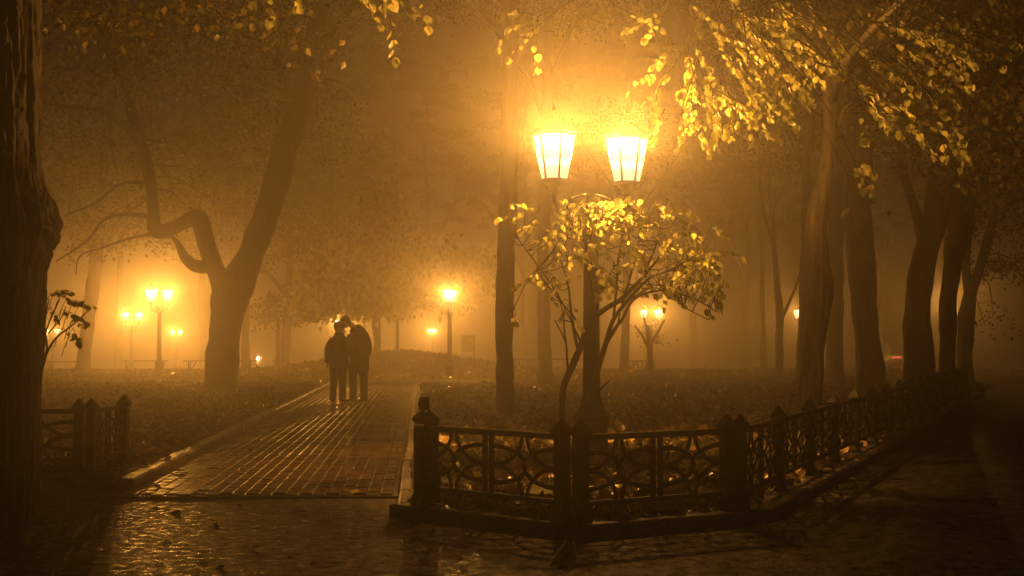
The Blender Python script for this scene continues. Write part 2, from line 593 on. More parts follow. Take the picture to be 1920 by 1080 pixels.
# left-hand bed
LA, LB, LC = G(232, 870, KZ), G(170, 886, KZ), G(147, 887, KZ)
LD = Vector((LC.x - 1.6, LC.y - 0.05, KZ))

ground = sheet('ground', [(-240, -15), (240, -15), (240, 240), (-240, 240)], -4.2, 'lawn')
PATH_Y0, PATH_Y1 = 11.87, 42.0
road = sheet('road', [(-40, -10), (60, -10), (60, 60), (-40, 60)], 0.0, 'wet_asphalt')
tag(road, 'dark wet asphalt roadway in the foreground')

def lawn(name, ys, xl, xr, nx, label):
    V, Fc = [], []
    for y in ys:
        a, b = xl(y), xr(y)
        for i in range(nx + 1):
            x = a + (b - a) * i / nx
            V.append((x, y, gz(x, y)))
    for r in range(len(ys) - 1):
        for i in range(nx):
            k = r * (nx + 1) + i
            Fc.append((k, k + 1, k + nx + 2, k + nx + 1))
    # skirt so that the bed is a solid with an edge
    n = len(V)
    rim = [i for i in range(nx + 1)] + [r * (nx + 1) + nx for r in range(1, len(ys))] + \
          [(len(ys) - 1) * (nx + 1) + i for i in range(nx - 1, -1, -1)] + [r * (nx + 1) for r in range(len(ys) - 2, 0, -1)]
    for k in rim: V.append((V[k][0], V[k][1], min(-0.02, V[k][2] - 0.3)))
    for i in range(len(rim)):
        j = (i + 1) % len(rim)
        Fc.append((rim[i], n + i, n + j, rim[j]))
    me = bpy.data.meshes.new(name)
    me.from_pydata(V, [], Fc); me.update()
    me.materials.append(M['lawn'])
    me.polygons.foreach_set('use_smooth', [True] * len(me.polygons))
    return tag(link(name, me), label, kind='structure')

def lerp_x(p, q, y):
    t = (y - p.y) / (q.y - p.y)
    return p.x + (q.x - p.x) * t
def right_xl(y):
    return lerp_x(FP0, FP1, y) if y < FP0.y else path_right(y) + 0.2
def right_xr(y):
    if y < FP1b.y + 1e-4: return FP1b.x
    if y < FP2.y: return lerp_x(FP1b, FP2, y)
    return FP2b.x + RD.x / RD.y * (y - FP2b.y)
ys = list(np.linspace(FP1b.y + 0.02, FP0.y, 10)) + list(np.linspace(FP0.y + 0.15, 41.6, 120))
lawn('lawn', ys, right_xl, right_xr, 60, 'leaf-strewn lawn behind the ornate iron fence')
def left_xr(y): return path_left(y) - 0.28
ys = list(np.linspace(LB.y + 0.05, 43.2, 120))
lawn('lawn', ys, lambda y: -42, left_xr, 90, 'leaf-strewn lawn left of the brick path')
ys = list(np.linspace(46.0, 75, 60)) + list(np.linspace(78, 230, 40))
lawn('lawn', ys, lambda y: -90 - y * 0.4, lambda y: 70 + y * 0.4, 160, 'far lawn with a low mound in the fog')
ys = list(np.linspace(41.7, 45.95, 6))
sheet('footpath', [(-42, 43.25), (-6, 43.25), (-6, 41.65), (30, 41.65), (30, 46.1), (-42, 46.1)], 0.06, 'gravel')

# ---- kerb stones
kerb = tag(empty('kerb'), 'pale stone kerb edging the lawns and the brick path', kind='structure')
def kerb_run(p, q, w, h, ln=1.0, z0=-0.03):
    p = Vector((p[0], p[1], 0)); q = Vector((q[0], q[1], 0))
    L = (q - p).length
    n = max(1, round(L / ln))
    d = (q - p).normalized()
    a = math.atan2(d.y, d.x)
    me_cache = []
    for k in range(3):
        b = MB(); b.box((0, 0, 0), (L / n / 2 - 0.006, w / 2, (h - z0) / 2), 0, 0.012 + 0.005 * k)
        me_cache.append(b.mesh('kerb_stone', 'kerb_stone'))
    for i in range(n):
        c = p + d * (L * (i + 0.5) / n)
        o = link('kerb_stone', random.choice(me_cache), kerb)
        o.location = (c.x + random.uniform(-.006, .006), c.y + random.uniform(-.006, .006), (h + z0) / 2 + random.uniform(-.006, .004))
        o.rotation_euler = (random.uniform(-.008, .008), random.uniform(-.005, .005), a + random.uniform(-.006, .006))
n_off = 0.04
kerb_run((FP0.x - 0.12, FP0.y + 0.10), (FP1.x + 0.02, FP1.y - 0.02), 0.34, KZ)
kerb_run((FP1b.x - 0.04, FP1b.y - 0.03), (FP2.x + 0.02, FP2.y - 0.01), 0.34, KZ)
kerb_run((FP2b.x + 0.05, FP2b.y + 0.02), (FP2b.x + RD.x * 26, FP2b.y + RD.y * 26), 0.34, KZ)
kerb_run((path_right(10.9) + 0.07, 10.9), (path_right(41.6) + 0.07, 41.6), 0.09, 0.07)
kerb_run((LA.x + 0.02, LA.y), (LB.x + 0.04, LB.y - 0.1), 0.40, KZ)
kerb_run((LC.x + 0.05, LC.y - 0.02), (LC.x - 9, LC.y - 0.3), 0.34, KZ)
kerb_run((path_left(12.6) - 0.10, 12.6), (path_left(43.2) - 0.10, 43.2), 0.15, 0.09)

# ---- brick path
path = empty('path'); tag(path, 'wet brick path leading between the lawns', kind='structure')
pd = Vector((-0.066, 1, 0)).normalized(); pu = Vector((pd.y, -pd.x, 0))
b = MB()
b.add([(path_left(11.9), 11.88, 0.004), (path_right(11.9), 11.88, 0.004), (path_right(42), 42, 0.004), (path_left(42), 42, 0.004)], [(0, 1, 2, 3)])
b.build('mortar_bed', 'joint', path)
brick_me = []
BW, BL, BJ = 0.115, 0.235, 0.011
for k in range(4):
    b = MB(); b.box((0, 0, 0), (BW / 2 - BJ / 2, BL / 2 - BJ / 2, 0.015), 0, 0.004 + 0.001 * k)
    brick_me.append(b.mesh('brick', 'brick'))
rest = MB(); nb = 0
pang = math.atan2(pd.y, pd.x) - math.pi / 2
ncols = 20
row = 0
while True:
    yrow = PATH_Y0 + 0.13 + row * BL
    if yrow > 41.8: break
    for c in range(ncols):
        yy = yrow + (BL / 2 if c % 2 else 0)
        x = path_left(yy) + 0.03 + (c + 0.5) * (path_right(yy) - path_left(yy) - 0.06) / ncols
        tx, ty = random.gauss(0, .018), random.gauss(0, .012)
        zz = 0.010 + random.uniform(-0.003, 0.004)
        if nb < 300:
            o = link('brick', random.choice(brick_me), path)
            o.location = (x, yy, zz); o.rotation_euler = (ty, tx, pang + random.gauss(0, .006))
        else:
            hw, hl = BW / 2 - BJ / 2, BL / 2 - BJ / 2
            ca, sa = math.cos(pang), math.sin(pang)
            vs = []
            for d_, z_ in ((0, -0.015), (0, 0.010), (0.005, 0.015)):
                for sx, sy in ((-1, -1), (1, -1), (1, 1), (-1, 1)):
                    lx, ly = sx * (hw - d_), sy * (hl - d_)
                    vs.append((x + lx * ca - ly * sa, yy + lx * sa + ly * ca, zz + z_ - tx * lx + ty * ly))
            fs = [(8, 9, 10, 11)]
            for r in (0, 4):
                for i in range(4):
                    j = (i + 1) % 4
                    fs.append((r + i, r + j, r + 4 + j, r + 4 + i))
            rest.add(vs, fs)
        nb += 1
    row += 1
tag(rest.build('brick_field', 'brick', path), kind='stuff')
b = MB()
b.box(((path_left(11.85) + path_right(11.85)) / 2, 11.86, 0.006), ((path_right(11.85) - path_left(11.85)) / 2 + .1, 0.03, 0.012), 0, 0.003)
b.build('edging', 'joint', path)

# ================================================================== FENCES
def post_meshes(w, h):
    b = MB(); b.box((0, 0, h * 0.47), (w / 2, w / 2, h * 0.47 - 0.0), 0, 0.006)
    body = b.mesh('post', 'iron')
    b = MB()
    b.lathe([(w * 0.78, h * 0.93), (w * 1.02, h * 0.955), (w * 1.02, h * 0.975), (w * 0.86, h * 1.0), (0.012, h * 1.11)], n=4, phase=math.pi / 4)
    cap = b.mesh('cap', 'iron')
    b = MB()
    b.lathe([(w * 0.98, 0.0), (w * 0.98, 0.035), (w * 0.74, 0.075)], n=4, phase=math.pi / 4)
    foot = b.mesh('foot', 'iron')
    return body, cap, foot
POST = post_meshes(0.082, 0.62)
POST_THIN = post_meshes(0.078, 0.62)

def add_post(parent, p, ang, meshes=POST, cap=True):
    o = link('post', meshes[0], parent)
    o.location = p; o.rotation_euler = (0, 0, ang)
    if cap: link('cap', meshes[1], o)
    link('foot', meshes[2], o)
    return o

ARCS = {}
def arc_mesh(key, c, ax, az, a0, a1, t=0.0175):
    n = 10
    pts = [(c[0] + ax * math.cos(math.radians(a0 + (a1 - a0) * i / n)), 0, c[1] + az * math.sin(math.radians(a0 + (a1 - a0) * i / n))) for i in range(n + 1)]
    b = MB(); b.tube(pts, [t] * (n + 1), 6, squash=0.6)
    return b.mesh('scroll', 'iron', True)

def panel_set(L):
    """meshes of one bay of length L, local x along it"""
    key = round(L, 2)
    if key in ARCS: return ARCS[key]
    out = []
    z0, z1 = 0.135, 0.555
    h = z1 - z0
    b = MB(); b.box((L / 2, 0, z1 + 0.013), (L / 2, 0.022, 0.021), 0, 0.005); out.append(('top_rail', b.mesh('top_rail', 'iron')))
    b = MB(); b.box((L / 2, 0, z0 - 0.011), (L / 2, 0.019, 0.017), 0, 0.004); out.append(('bottom_rail', b.mesh('bottom_rail', 'iron')))
    for s in (-1, 1):
        b = MB(); b.box((L / 2 + s * 0.033, 0, (z0 + z1) / 2), (0.016, 0.012, h / 2), 0, 0.002); out.append(('bar', b.mesh('bar', 'iron')))
    w = L / 2 - 0.05
    for x0 in (0.0, L / 2 + 0.05):
        xa, xb = x0, x0 + w
        q = w * 0.46
        for cx, cz, a0, a1 in ((xa, z1, 270, 360), (xb, z1, 180, 270), (xa, z0, 0, 90), (xb, z0, 90, 180)):
            out.append(('scroll', arc_mesh('', (cx, cz), q, h * 0.5, a0, a1)))
        out.append(('scroll', arc_mesh('', (xa, (z0 + z1) / 2), w * 0.52, h * 0.31, -90, 90)))
        out.append(('scroll', arc_mesh('', (xb, (z0 + z1) / 2), w * 0.52, h * 0.31, 90, 270)))
        b = MB(); b.lathe([(0.016, -0.012), (0.028, 0), (0.016, 0.012)], ((xa + xb) / 2, 0, (z0 + z1) / 2), 8); out.append(('boss', b.mesh('boss', 'iron', True)))
    ARCS[key] = out
    return out

def add_panel(parent, p, q):
    d = q - p
    L = d.length
    ang = math.atan2(d.y, d.x)
    ps = panel_set(L)
    nm, me = ps[0]
    pan = link('panel', None, parent)
    pan.empty_display_size = 0.1
    pan.location = p; pan.rotation_euler = (0, 0, ang)
    for nm, me in ps:
        link(nm, me, pan)
    return pan

def fence(label, pts, single=True, thin=False, caps=None, panels=True):
    f = empty('iron_fence', tuple(pts[0]))
    tag(f, label, 'fence', 'ornate iron fence sections around the lawns')
    base = Vector(pts[0])
    ms = POST_THIN if thin else POST
    for i, p in enumerate(pts):
        q = pts[min(i + 1, len(pts) - 1)]; r = pts[max(i - 1, 0)]
        d = q - r
        ang = math.atan2(d.y, d.x)
        add_post(f, p - base, ang, ms, True if caps is None else caps[i])
    for i in range(len(pts) - 1):
        d = (pts[i + 1] - pts[i]).normalized() * 0.045
        add_panel(f, pts[i] - base + d, pts[i + 1] - base - d)
    return f

f1 = fence('front iron fence section between the brick path and the lamp post', [FP0, FP1], caps=[False, True])
# thick end post with a knocked-over cap on bent straps
endp = MB(); endp.box((0.075, -0.02, 0.31), (0.05, 0.05, 0.31), 0.15, 0.008)
endp.build('post', 'iron', f1)
capo = MB()
capo.lathe([(0.085, 0.60), (0.115, 0.62), (0.115, 0.64), (0.06, 0.685)], (0.03, 0, 0), 4, math.pi / 4 + 0.4)
capo.build('cap', 'iron', f1)
st = MB()
st.tube([(0.0, -0.02, 0.66), (0.012, -0.03, 0.70), (0.04, -0.03, 0.745)], [0.016, 0.013, 0.012], 5)
st.tube([(0.085, -0.02, 0.63), (0.06, -0.03, 0.69), (0.03, -0.03, 0.73)], [0.016, 0.012, 0.010], 5)
st.build('bent_strap', 'iron', f1)
tc = MB(); tc.lathe([(0.02, -0.06), (0.075, -0.012), (0.075, 0.012), (0.008, 0.075)], n=4, phase=math.pi / 4)
t_ = tc.build('cap', 'iron', f1); t_.location = (0.02, -0.03, 0.75); t_.scale = (0.85, 0.85, 0.85); t_.rotation_euler = (0.35, 0.5, 0.2)
t_['label'] = 'knocked-over post cap hanging on bent straps'
fence('front iron fence section right of the lamp post', [FP1b, FP2])
pts = [FP2b + RD * (1.42 * i) for i in range(17)]
fence('long iron fence receding along the dark road under the right-hand trees', [Vector(p) for p in pts])
fence('iron fence section half hidden behind the big foreground trunk', [LC, LD])
fence('short iron fence return ending beside the left edge of the brick path', [LB, LA], thin=False)

# pale stake behind the first fence section
sp = G(812, 946, KZ)
b = MB(); b.box((0, 0, 0.17), (0.024, 0.012, 0.17), 0, 0.004); b.box((0, 0, 0.30), (0.03, 0.016, 0.04), 0.1, 0.004)
o = b.build('marker_stake', 'pale_wood', loc=(sp.x + 0.03, sp.y + 0.16, 0.06))
tag(o, 'short pale wooden stake behind the fence beside the end post', 'stake')

# ================================================================== LAMPS
def lantern_meshes():
    out = {}
    rb, rt, h = 0.135, 0.225, 0.475       # radius to the corners, bottom / top
    b = MB()
    for k in range(6):
        a = math.pi / 3 * k
        b.tube([(rb * math.cos(a), rb * math.sin(a), 0.0), (rt * math.cos(a), rt * math.sin(a), h)], [0.011, 0.011], 5)
    b.lathe([(rb * 1.06, -0.015), (rb * 1.06, 0.012)], n=6)
    for r, z in ((rt, h),):
        for k in range(6):
            a0, a1 = math.pi / 3 * k, math.pi / 3 * (k + 1)
            b.tube([(r * math.cos(a0), r * math.sin(a0), z), (r * math.cos(a1), r * math.sin(a1), z)], [0.013, 0.013], 5)
    out['frame'] = b.mesh('frame', 'cast_metal')
    b = MB()
    b.lathe([(rt * 1.10, h + 0.008), (rt * 1.12, h + 0.028), (rt * 0.78, h + 0.085), (0.10, h + 0.125), (0.085, h + 0.135)], n=6)
    out['roof'] = b.mesh('roof', 'cast_metal')
    b = MB()
    for k in range(8):
        a = math.pi / 4 * k
        b.box((0.083 * math.cos(a), 0.083 * math.sin(a), h + 0.165), (0.010, 0.016, 0.028), a)
    b.lathe([(0.095, h + 0.192), (0.07, h + 0.215), (0.02, h + 0.26), (0.024, h + 0.28), (0.006, h + 0.33)], n=8)
    out['finial'] = b.mesh('finial', 'cast_metal', False)
    b = MB()
    b.lathe([(0.03, -0.16), (0.055, -0.12), (0.05, -0.08), (0.11, -0.03), (0.125, -0.016)], n=8)
    out['cup'] = b.mesh('cup', 'cast_metal', True)
    panes = []
    for k in range(6):
        a0, a1 = math.pi / 3 * k, math.pi / 3 * (k + 1)
        q = []
        for f_, r, z in ((0.08, rb, 0.014), (0.92, rb, 0.014), (0.92, rt, h - 0.012), (0.08, rt, h - 0.012)):
            p0 = Vector((r * math.cos(a0), r * math.sin(a0), z)); p1 = Vector((r * math.cos(a1), r * math.sin(a1), z))
            q.append(p0.lerp(p1, f_))
        me_l = []
        for nm in ('lit_glass', 'unlit_glass', 'clear_glass'):
            me = bpy.data.meshes.new('pane'); me.from_pydata(q, [], [(0, 1, 2, 3)]); me.update()
            me.materials.append(M[nm]); me_l.append(me)
        panes.append(me_l)
    out['panes'] = panes
    b = MB(); b.lathe([(0.02, 0.305), (0.045, 0.335), (0.055, 0.385), (0.04, 0.43), (0.015, 0.455)], n=10)
    out['bulb'] = b.mesh('bulb', 'lit_bulb', True)
    return out
LM = lantern_meshes()

def post_lathes():
    b = MB()
    b.lathe([(0.20, 0.0), (0.20, 0.10), (0.175, 0.14), (0.165, 0.40), (0.185, 0.43), (0.185, 0.47), (0.12, 0.58), (0.105, 0.64)], n=8, phase=math.pi / 8)
    ped = b.mesh('pedestal', 'cast_metal')
    b = MB()
    b.lathe([(0.105, 0.62), (0.115, 0.66), (0.098, 0.70), (0.092, 0.9), (0.082, 2.0), (0.07, 2.50), (0.085, 2.52), (0.085, 2.56), (0.06, 2.58), (0.045, 2.66), (0.055, 2.68), (0.015, 2.73)], n=14)
    pole = b.mesh('pole', 'cast_metal', True)
    b = MB()
    for s in (-1, 1):
        pts = spline([(0, 0, 2.61), (s * 0.16, 0, 2.55), (s * 0.34, 0, 2.61), (s * 0.41, 0, 2.75), (s * 0.41, 0, 2.82)], 5)
        b.tube(pts, [0.026] * len(pts), 8)
        pts = spline([(s * 0.06, 0, 2.81), (s * 0.2, 0, 2.77), (s * 0.27, 0, 2.67), (s * 0.2, 0, 2.61), (s * 0.15, 0, 2.67)], 5)
        b.tube(pts, [0.013] * len(pts), 6)
    arm = b.mesh('arm', 'cast_metal', True)
    return ped, pole, arm
LPED, LPOLE, LARM = post_lathes()

def street_lamp(loc, rz, label, power=None, scale=1.0, pr=0.015):
    t = empty('street_lamp', loc, rz)
    t.scale = (scale, scale, scale)
    tag(t, label, 'street lamp', 'twin-lantern street lamps in the park')
    link('pedestal', LPED, t); link('pole', LPOLE, t); link('arm', LARM, t)
    for s in (-1, 1):
        ln = link('lantern', LM['frame'], t, (s * 0.41, 0, 2.95))
        ln.rotation_euler = (0, 0, 0.5 + (0.3 if s > 0 else 0))
        for nm in ('roof', 'finial', 'cup'):
            link(nm, LM[nm], ln)
        for k in range(6):
            link('pane', LM['panes'][k][(0 if loc[1] < 20 else 2) if power else 1], ln)
        if power:
            link('bulb', LM['bulb'], ln)
            ld = bpy.data.lights.new('lantern_light', 'POINT')
            ld.energy = power; ld.color = LAMP_COLOR; ld.shadow_soft_size = pr
            lo = bpy.data.objects.new('lantern_light', ld)
            COL.objects.link(lo); lo.parent = ln; lo.location = (0, 0, 0.355 if loc[1] < 20 else 0.395)
    return t

def lamp_at(px, base_py, Y, rz, label, power, scale=1.0):
    p = P(px, base_py, Y)
    z = gz(p.x, Y)
    return street_lamp((p.x, Y, z - 0.02), rz, label, power, scale)

NEAR = P(1108, 290, 15.0)
street_lamp((NEAR.x, 15.0, 0.04), 0.32, 'tall black twin-lantern street lamp rising through the small leafy tree by the fence', LAMP_POWER * 0.92)
lamp_at(298, 705, 54, 0.9, 'lit twin-lantern lamp standing left of the big forked tree', LAMP_POWER * 0.9, 0.93)
lamp_at(843, 706, 49, 1.45, 'lit lamp on the lawn right of the mound, lanterns in line', LAMP_POWER * 0.62, 0.88)
lamp_at(247, 690, 84, 0.5, 'farther lit lamp with a round glare, left of the lamp beside the forked tree', LAMP_POWER * 1.1)
lamp_at(330, 690, 122, 0.9, 'distant lit lamp just left of the forked trunk', LAMP_POWER * 1.4)
lamp_at(640, 690, 96, 0.6, 'distant lit lamp hidden behind the embracing couple', LAMP_POWER * 0.8)
lamp_at(810, 690, 118, 1.2, 'small distant lit lamp above the mound', LAMP_POWER * 1.2)
lamp_at(1221, 690, 80, 0.0, 'lit twin-lantern lamp seen under the right side of the small leafy tree', LAMP_POWER * 0.95)
lamp_at(1777, 690, 66, 1.3, 'lit lamp shining between the dark trunks at far right', LAMP_POWER * 0.28)
lamp_at(1499, 690, 80, 1.55, 'lit lamp hidden behind the slim trunks right of centre', LAMP_POWER * 0.35)
lamp_at(97, 690, 118, 0.0, 'distant lit lamp beside the foreground trunk behind the sapling', LAMP_POWER * 0.8)
lamp_at(521, 690, 66, 0.4, 'unlit lamp right of the forked tree', None)
lamp_at(745, 664, 70, 0.4, 'unlit lamp standing behind the mound', None)

# low bollard light
def bollard(px, py, Y):
    p = P(px, py, Y)
    z = gz(p.x, Y)
    t = empty('bollard_light', (p.x, Y, z))
    tag(t, 'small low light beyond the right end of the bench by the forked tree', 'bollard light')
    h = p.z - z
    b = MB(); b.lathe([(0.09, 0), (0.09, 0.04), (0.06, 0.06), (0.05, h - 0.1)], n=10); b.build('post', 'cast_metal', t, True)
    b = MB(); b.lathe([(0.07, h - 0.1), (0.08, h - 0.05), (0.08, h + 0.06), (0.05, h + 0.09)], n=10); b.build('globe', 'lit_bulb', t, True)
    b = MB(); b.lathe([(0.10, h + 0.09), (0.10, h + 0.11), (0.03, h + 0.15)], n=10); b.build('cap', 'cast_metal', t, True)
    ld = bpy.data.lights.new('bollard_lamp', 'POINT'); ld.energy = LAMP_POWER * 0.12; ld.color = LAMP_COLOR; ld.shadow_soft_size = 0.05
    lo = bpy.data.objects.new('bollard_lamp', ld); COL.objects.link(lo); lo.parent = t; lo.location = (0, 0, h)
bollard(484, 672, 78)

# ================================================================== BENCHES
def bench_parts(L):
    slats = []
    for k in range(4):
        b = MB(); b.box((0, -0.17 + 0.115 * k, 0.45), (L / 2, 0.05, 0.018), 0, 0.006); slats.append(b.mesh('slat', 'wood'))
    legs = []
    for s in (-1, 1):
        b = MB()
        x = s * (L / 2 - 0.22)
        pts = spline([(x, -0.2, 0), (x, -0.12, 0.14), (x, -0.2, 0.3), (x, -0.19, 0.43)], 5); b.tube(pts, [0.024] * len(pts), 6)
        pts = spline([(x, 0.2, 0), (x, 0.12, 0.14), (x, 0.2, 0.3), (x, 0.19, 0.43)], 5); b.tube(pts, [0.024] * len(pts), 6)
        b.box((x, 0, 0.415), (0.02, 0.2, 0.015)); b.box((x, 0, 0.14), (0.015, 0.12, 0.012))
        pts = spline([(x - 0.25 * s, 0, 0.42), (x - 0.14 * s, 0, 0.22), (x, 0, 0.14)], 5); b.tube(pts, [0.018] * len(pts), 6)
        legs.append(b.mesh('leg', 'cast_metal'))
    return slats, legs
def bench(px, Y, L, rz, label):
    p = P(px, 690, Y)
    t = empty('park_bench', (p.x, Y, gz(p.x, Y)), rz)
    tag(t, label, 'bench', 'backless benches along the far footpath')
    slats, legs = bench_parts(L)
    for m_ in slats: link('slat', m_, t)
    for m_ in legs: link('leg', m_, t)
bench(412, 55, 2.75, 0.05, 'long backless bench partly behind the big forked trunk')
bench(272, 62, 2.0, 0.02, 'hazy bench beside the lit lamp left of the forked tree')
bench(125, 72, 2.2, 0.0, 'faint bench in bright fog near the foreground trunk')
bench(1026, 60, 3.2, -0.04, 'long bench partly behind the slimmer trunk left of the near lamp')
bench(1192, 64, 0.9, 0.5, 'short bench beside the distant trunk right of the near lamp')

# notice board
p = P(878, 690, 60); z = gz(p.x, 60)
t = empty('notice_board', (p.x, 60, z)); tag(t, 'pale framed notice board on two legs right of the lit lamp by the mound', 'notice board')
zc = P(878, 644, 60).z - z
for s in (-1, 1):
    b = MB(); b.box((s * 0.25, 0, (zc - 0.36) / 2), (0.025, 0.025, (zc - 0.36) / 2)); b.build('leg', 'cast_metal', t)
b = MB()
for c, h in (((0, 0, zc + 0.36), (0.31, 0.03, 0.022)), ((0, 0, zc - 0.36), (0.31, 0.03, 0.022)), ((0.29, 0, zc), (0.022, 0.028, 0.338)), ((-0.29, 0, zc), (0.022, 0.028, 0.338))):
    b.box(c, h)
b.build('frame', 'pale_wood', t)
b = MB(); b.box((0, 0, zc), (0.268, 0.012, 0.338)); sh = b.build('poster', 'poster_paper', t)
b = MB()
pts = [(0.03 + 0.16 * math.cos(math.radians(a)), -0.016, zc + 0.02 + 0.17 * math.sin(math.radians(a))) for a in range(-40, 110, 12)]
b.tube(pts, [0.012] * len(pts), 5); b.build('printed_arc', 'poster_mark', sh)

# ================================================================== TREES
def px_line(pts, Y):
    """[(px, py, width_px[, dY])] -> [(x, y, z, radius)]"""
    out = []
    for q in pts:
        d = q[3] if len(q) > 3 else 0.0
        p = P(q[0], q[1], Y + d)
        out.append((p.x, p.y, p.z, q[2] / 2 / ppm(Y + d)))
    return out

def grow_twigs(b, start, end, r0, sub=3, rng=random):
    start = Vector(start); end = Vector(end)
    L = (end - start).length
    mid = start.lerp(end, 0.5) + Vector((rng.uniform(-.12, .12), rng.uniform(-.12, .12), rng.uniform(0.0, .18))) * L
    pts, rad = tapered([(*start, r0), (*mid, r0 * 0.65), (*end, r0 * 0.25)], 3)
    b.tube(pts, rad, 4)
    for k in range(sub):
        s = pts[rng.randrange(2, len(pts))]
        e = s + Vector((rng.uniform(-1, 1), rng.uniform(-1, 1), rng.uniform(-.5, .6))) * (0.28 * L + 0.1)
        b.tube([s, s.lerp(e, 0.5) + Vector((0, 0, 0.03 * L)), e], [r0 * 0.35, r0 * 0.25, r0 * 0.12], 3)

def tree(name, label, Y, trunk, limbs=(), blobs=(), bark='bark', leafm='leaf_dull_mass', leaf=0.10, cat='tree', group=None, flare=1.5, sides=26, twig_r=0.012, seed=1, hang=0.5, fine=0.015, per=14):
    rnd = random.Random(seed)
    t3 = px_line(trunk, Y)
    x0, y0 = t3[0][0], t3[0][1]
    zb = gz(x0, y0) - 0.06
    t3[0] = (t3[0][0], t3[0][1], zb, t3[0][3] * flare)
    second = t3[0][2] + 0.35
    ins = []
    if t3[1][2] > second + 0.3:
        k = (second - zb) / (t3[1][2] - zb)
        ins = [(t3[0][0] + (t3[1][0] - t3[0][0]) * k, y0, second, t3[0][3] / flare * 1.02)]
    t3 = [t3[0]] + ins + t3[1:]
    root = empty(name, (x0, y0, zb))
    off = Vector((x0, y0, zb))
    tag(root, label, cat, group)
    pts, rad = tapered(t3, per)
    b = MB(); b.tube([p - off for p in pts], rad, sides, 0.24, seed * 3.7, None, fine)
    b.build('trunk', bark, root, True)
    attach = [(p - off, r) for p, r in zip(pts, rad) if p.z > 3.2]
    for l in limbs:
        lp, lr = tapered(px_line(l, Y), 7)
        b = MB(); b.tube([p - off for p in lp], lr, 10, 0.14, seed + l[0][0])
        b.build('limb', 'bark', root, True)
        attach += [(p - off, r) for p, r in zip(lp[4:], lr[4:])]
    if blobs:
        tw = MB()
        Cs = []
        for (px, py, dY, rx, ry, rz, nc, nl) in blobs:
            c = P(px, py, Y + dY) - off
            for k in range(nc):
                while True:
                    v = Vector((rnd.uniform(-1, 1), rnd.uniform(-1, 1), rnd.uniform(-1, 1)))
                    if 0.15 < v.length < 1: break
                e = c + Vector((v.x * rx, v.y * ry, v.z * rz))
                a, r = min(attach, key=lambda q: (q[0] - e).length_squared + rnd.uniform(0, 1.0)) if attach else (Vector((0, 0, 3)), 0.05)
                if k % 2 == 0: grow_twigs(tw, a, e, min(r * 0.5, twig_r * (1 + (e - a).length * 0.35)), 2, rnd)
                cr = rnd.uniform(0.22, 0.5)
                n = int(nl * rnd.uniform(0.5, 1.5))
                g = RNG.normal(0, 1, (n, 3)) * np.array([cr, cr, cr * (0.42 if hang < .8 else .9)])
                g[:, 2] -= 0.22 * np.linalg.norm(g[:, :2], axis=1)
                Cs.append(g + np.array(e))
        if tw.v: tag(tw.build('twig', 'twig', root), kind='stuff')
        C = np.concatenate(Cs)
        leaf_mass('crown', C, leaf, leafm, root, 0.6, hang)
    return root

def leaf_frame(along, rnd, upv=None):
    y = Vector(along).normalized()
    u = upv or Vector((rnd.gauss(0, .45), rnd.gauss(0, .45), 1))
    z = (u - y * u.dot(y)).normalized()
    x = y.cross(z)
    return np.array([[x.x, y.x, z.x], [x.y, y.y, z.y], [x.z, y.z, z.z]])

def spray(b, start, d, L, n, rnd, r0=0.006, droop=0.5, C=None, R=None, skip=0.15):
    """a drooping twig with leaves on both sides"""
    p = Vector(start); d = Vector(d).normalized()
    pts = [p.copy()]
    step = L / n
    for k in range(n):
        d = (d + Vector((rnd.gauss(0, .10), rnd.gauss(0, .10), -droop * step + rnd.gauss(0, .06)))).normalized()
        p = p + d * step
        pts.append(p.copy())
        if k / n < skip: continue
        side = d.cross(Vector((0, 0, 1)))
        side = side.normalized() if side.length > 1e-4 else Vector((1, 0, 0))
        for s in ((-1, 1) if rnd.random() < 0.45 else ((-1) ** k,)):
            al = side * s * rnd.uniform(.4, 1.0) + d * rnd.uniform(.3, .9) + Vector((0, 0, -rnd.uniform(.25, 1.0)))
            C.append(np.array(p + al.normalized() * 0.015)); R.append(leaf_frame(al, rnd))
    al = d + Vector((0, 0, -.4))
    C.append(np.array(p)); R.append(leaf_frame(al, rnd))
    b.tube(pts, [r0 * (1 - 0.8 * i / n) for i in range(n + 1)], 4)

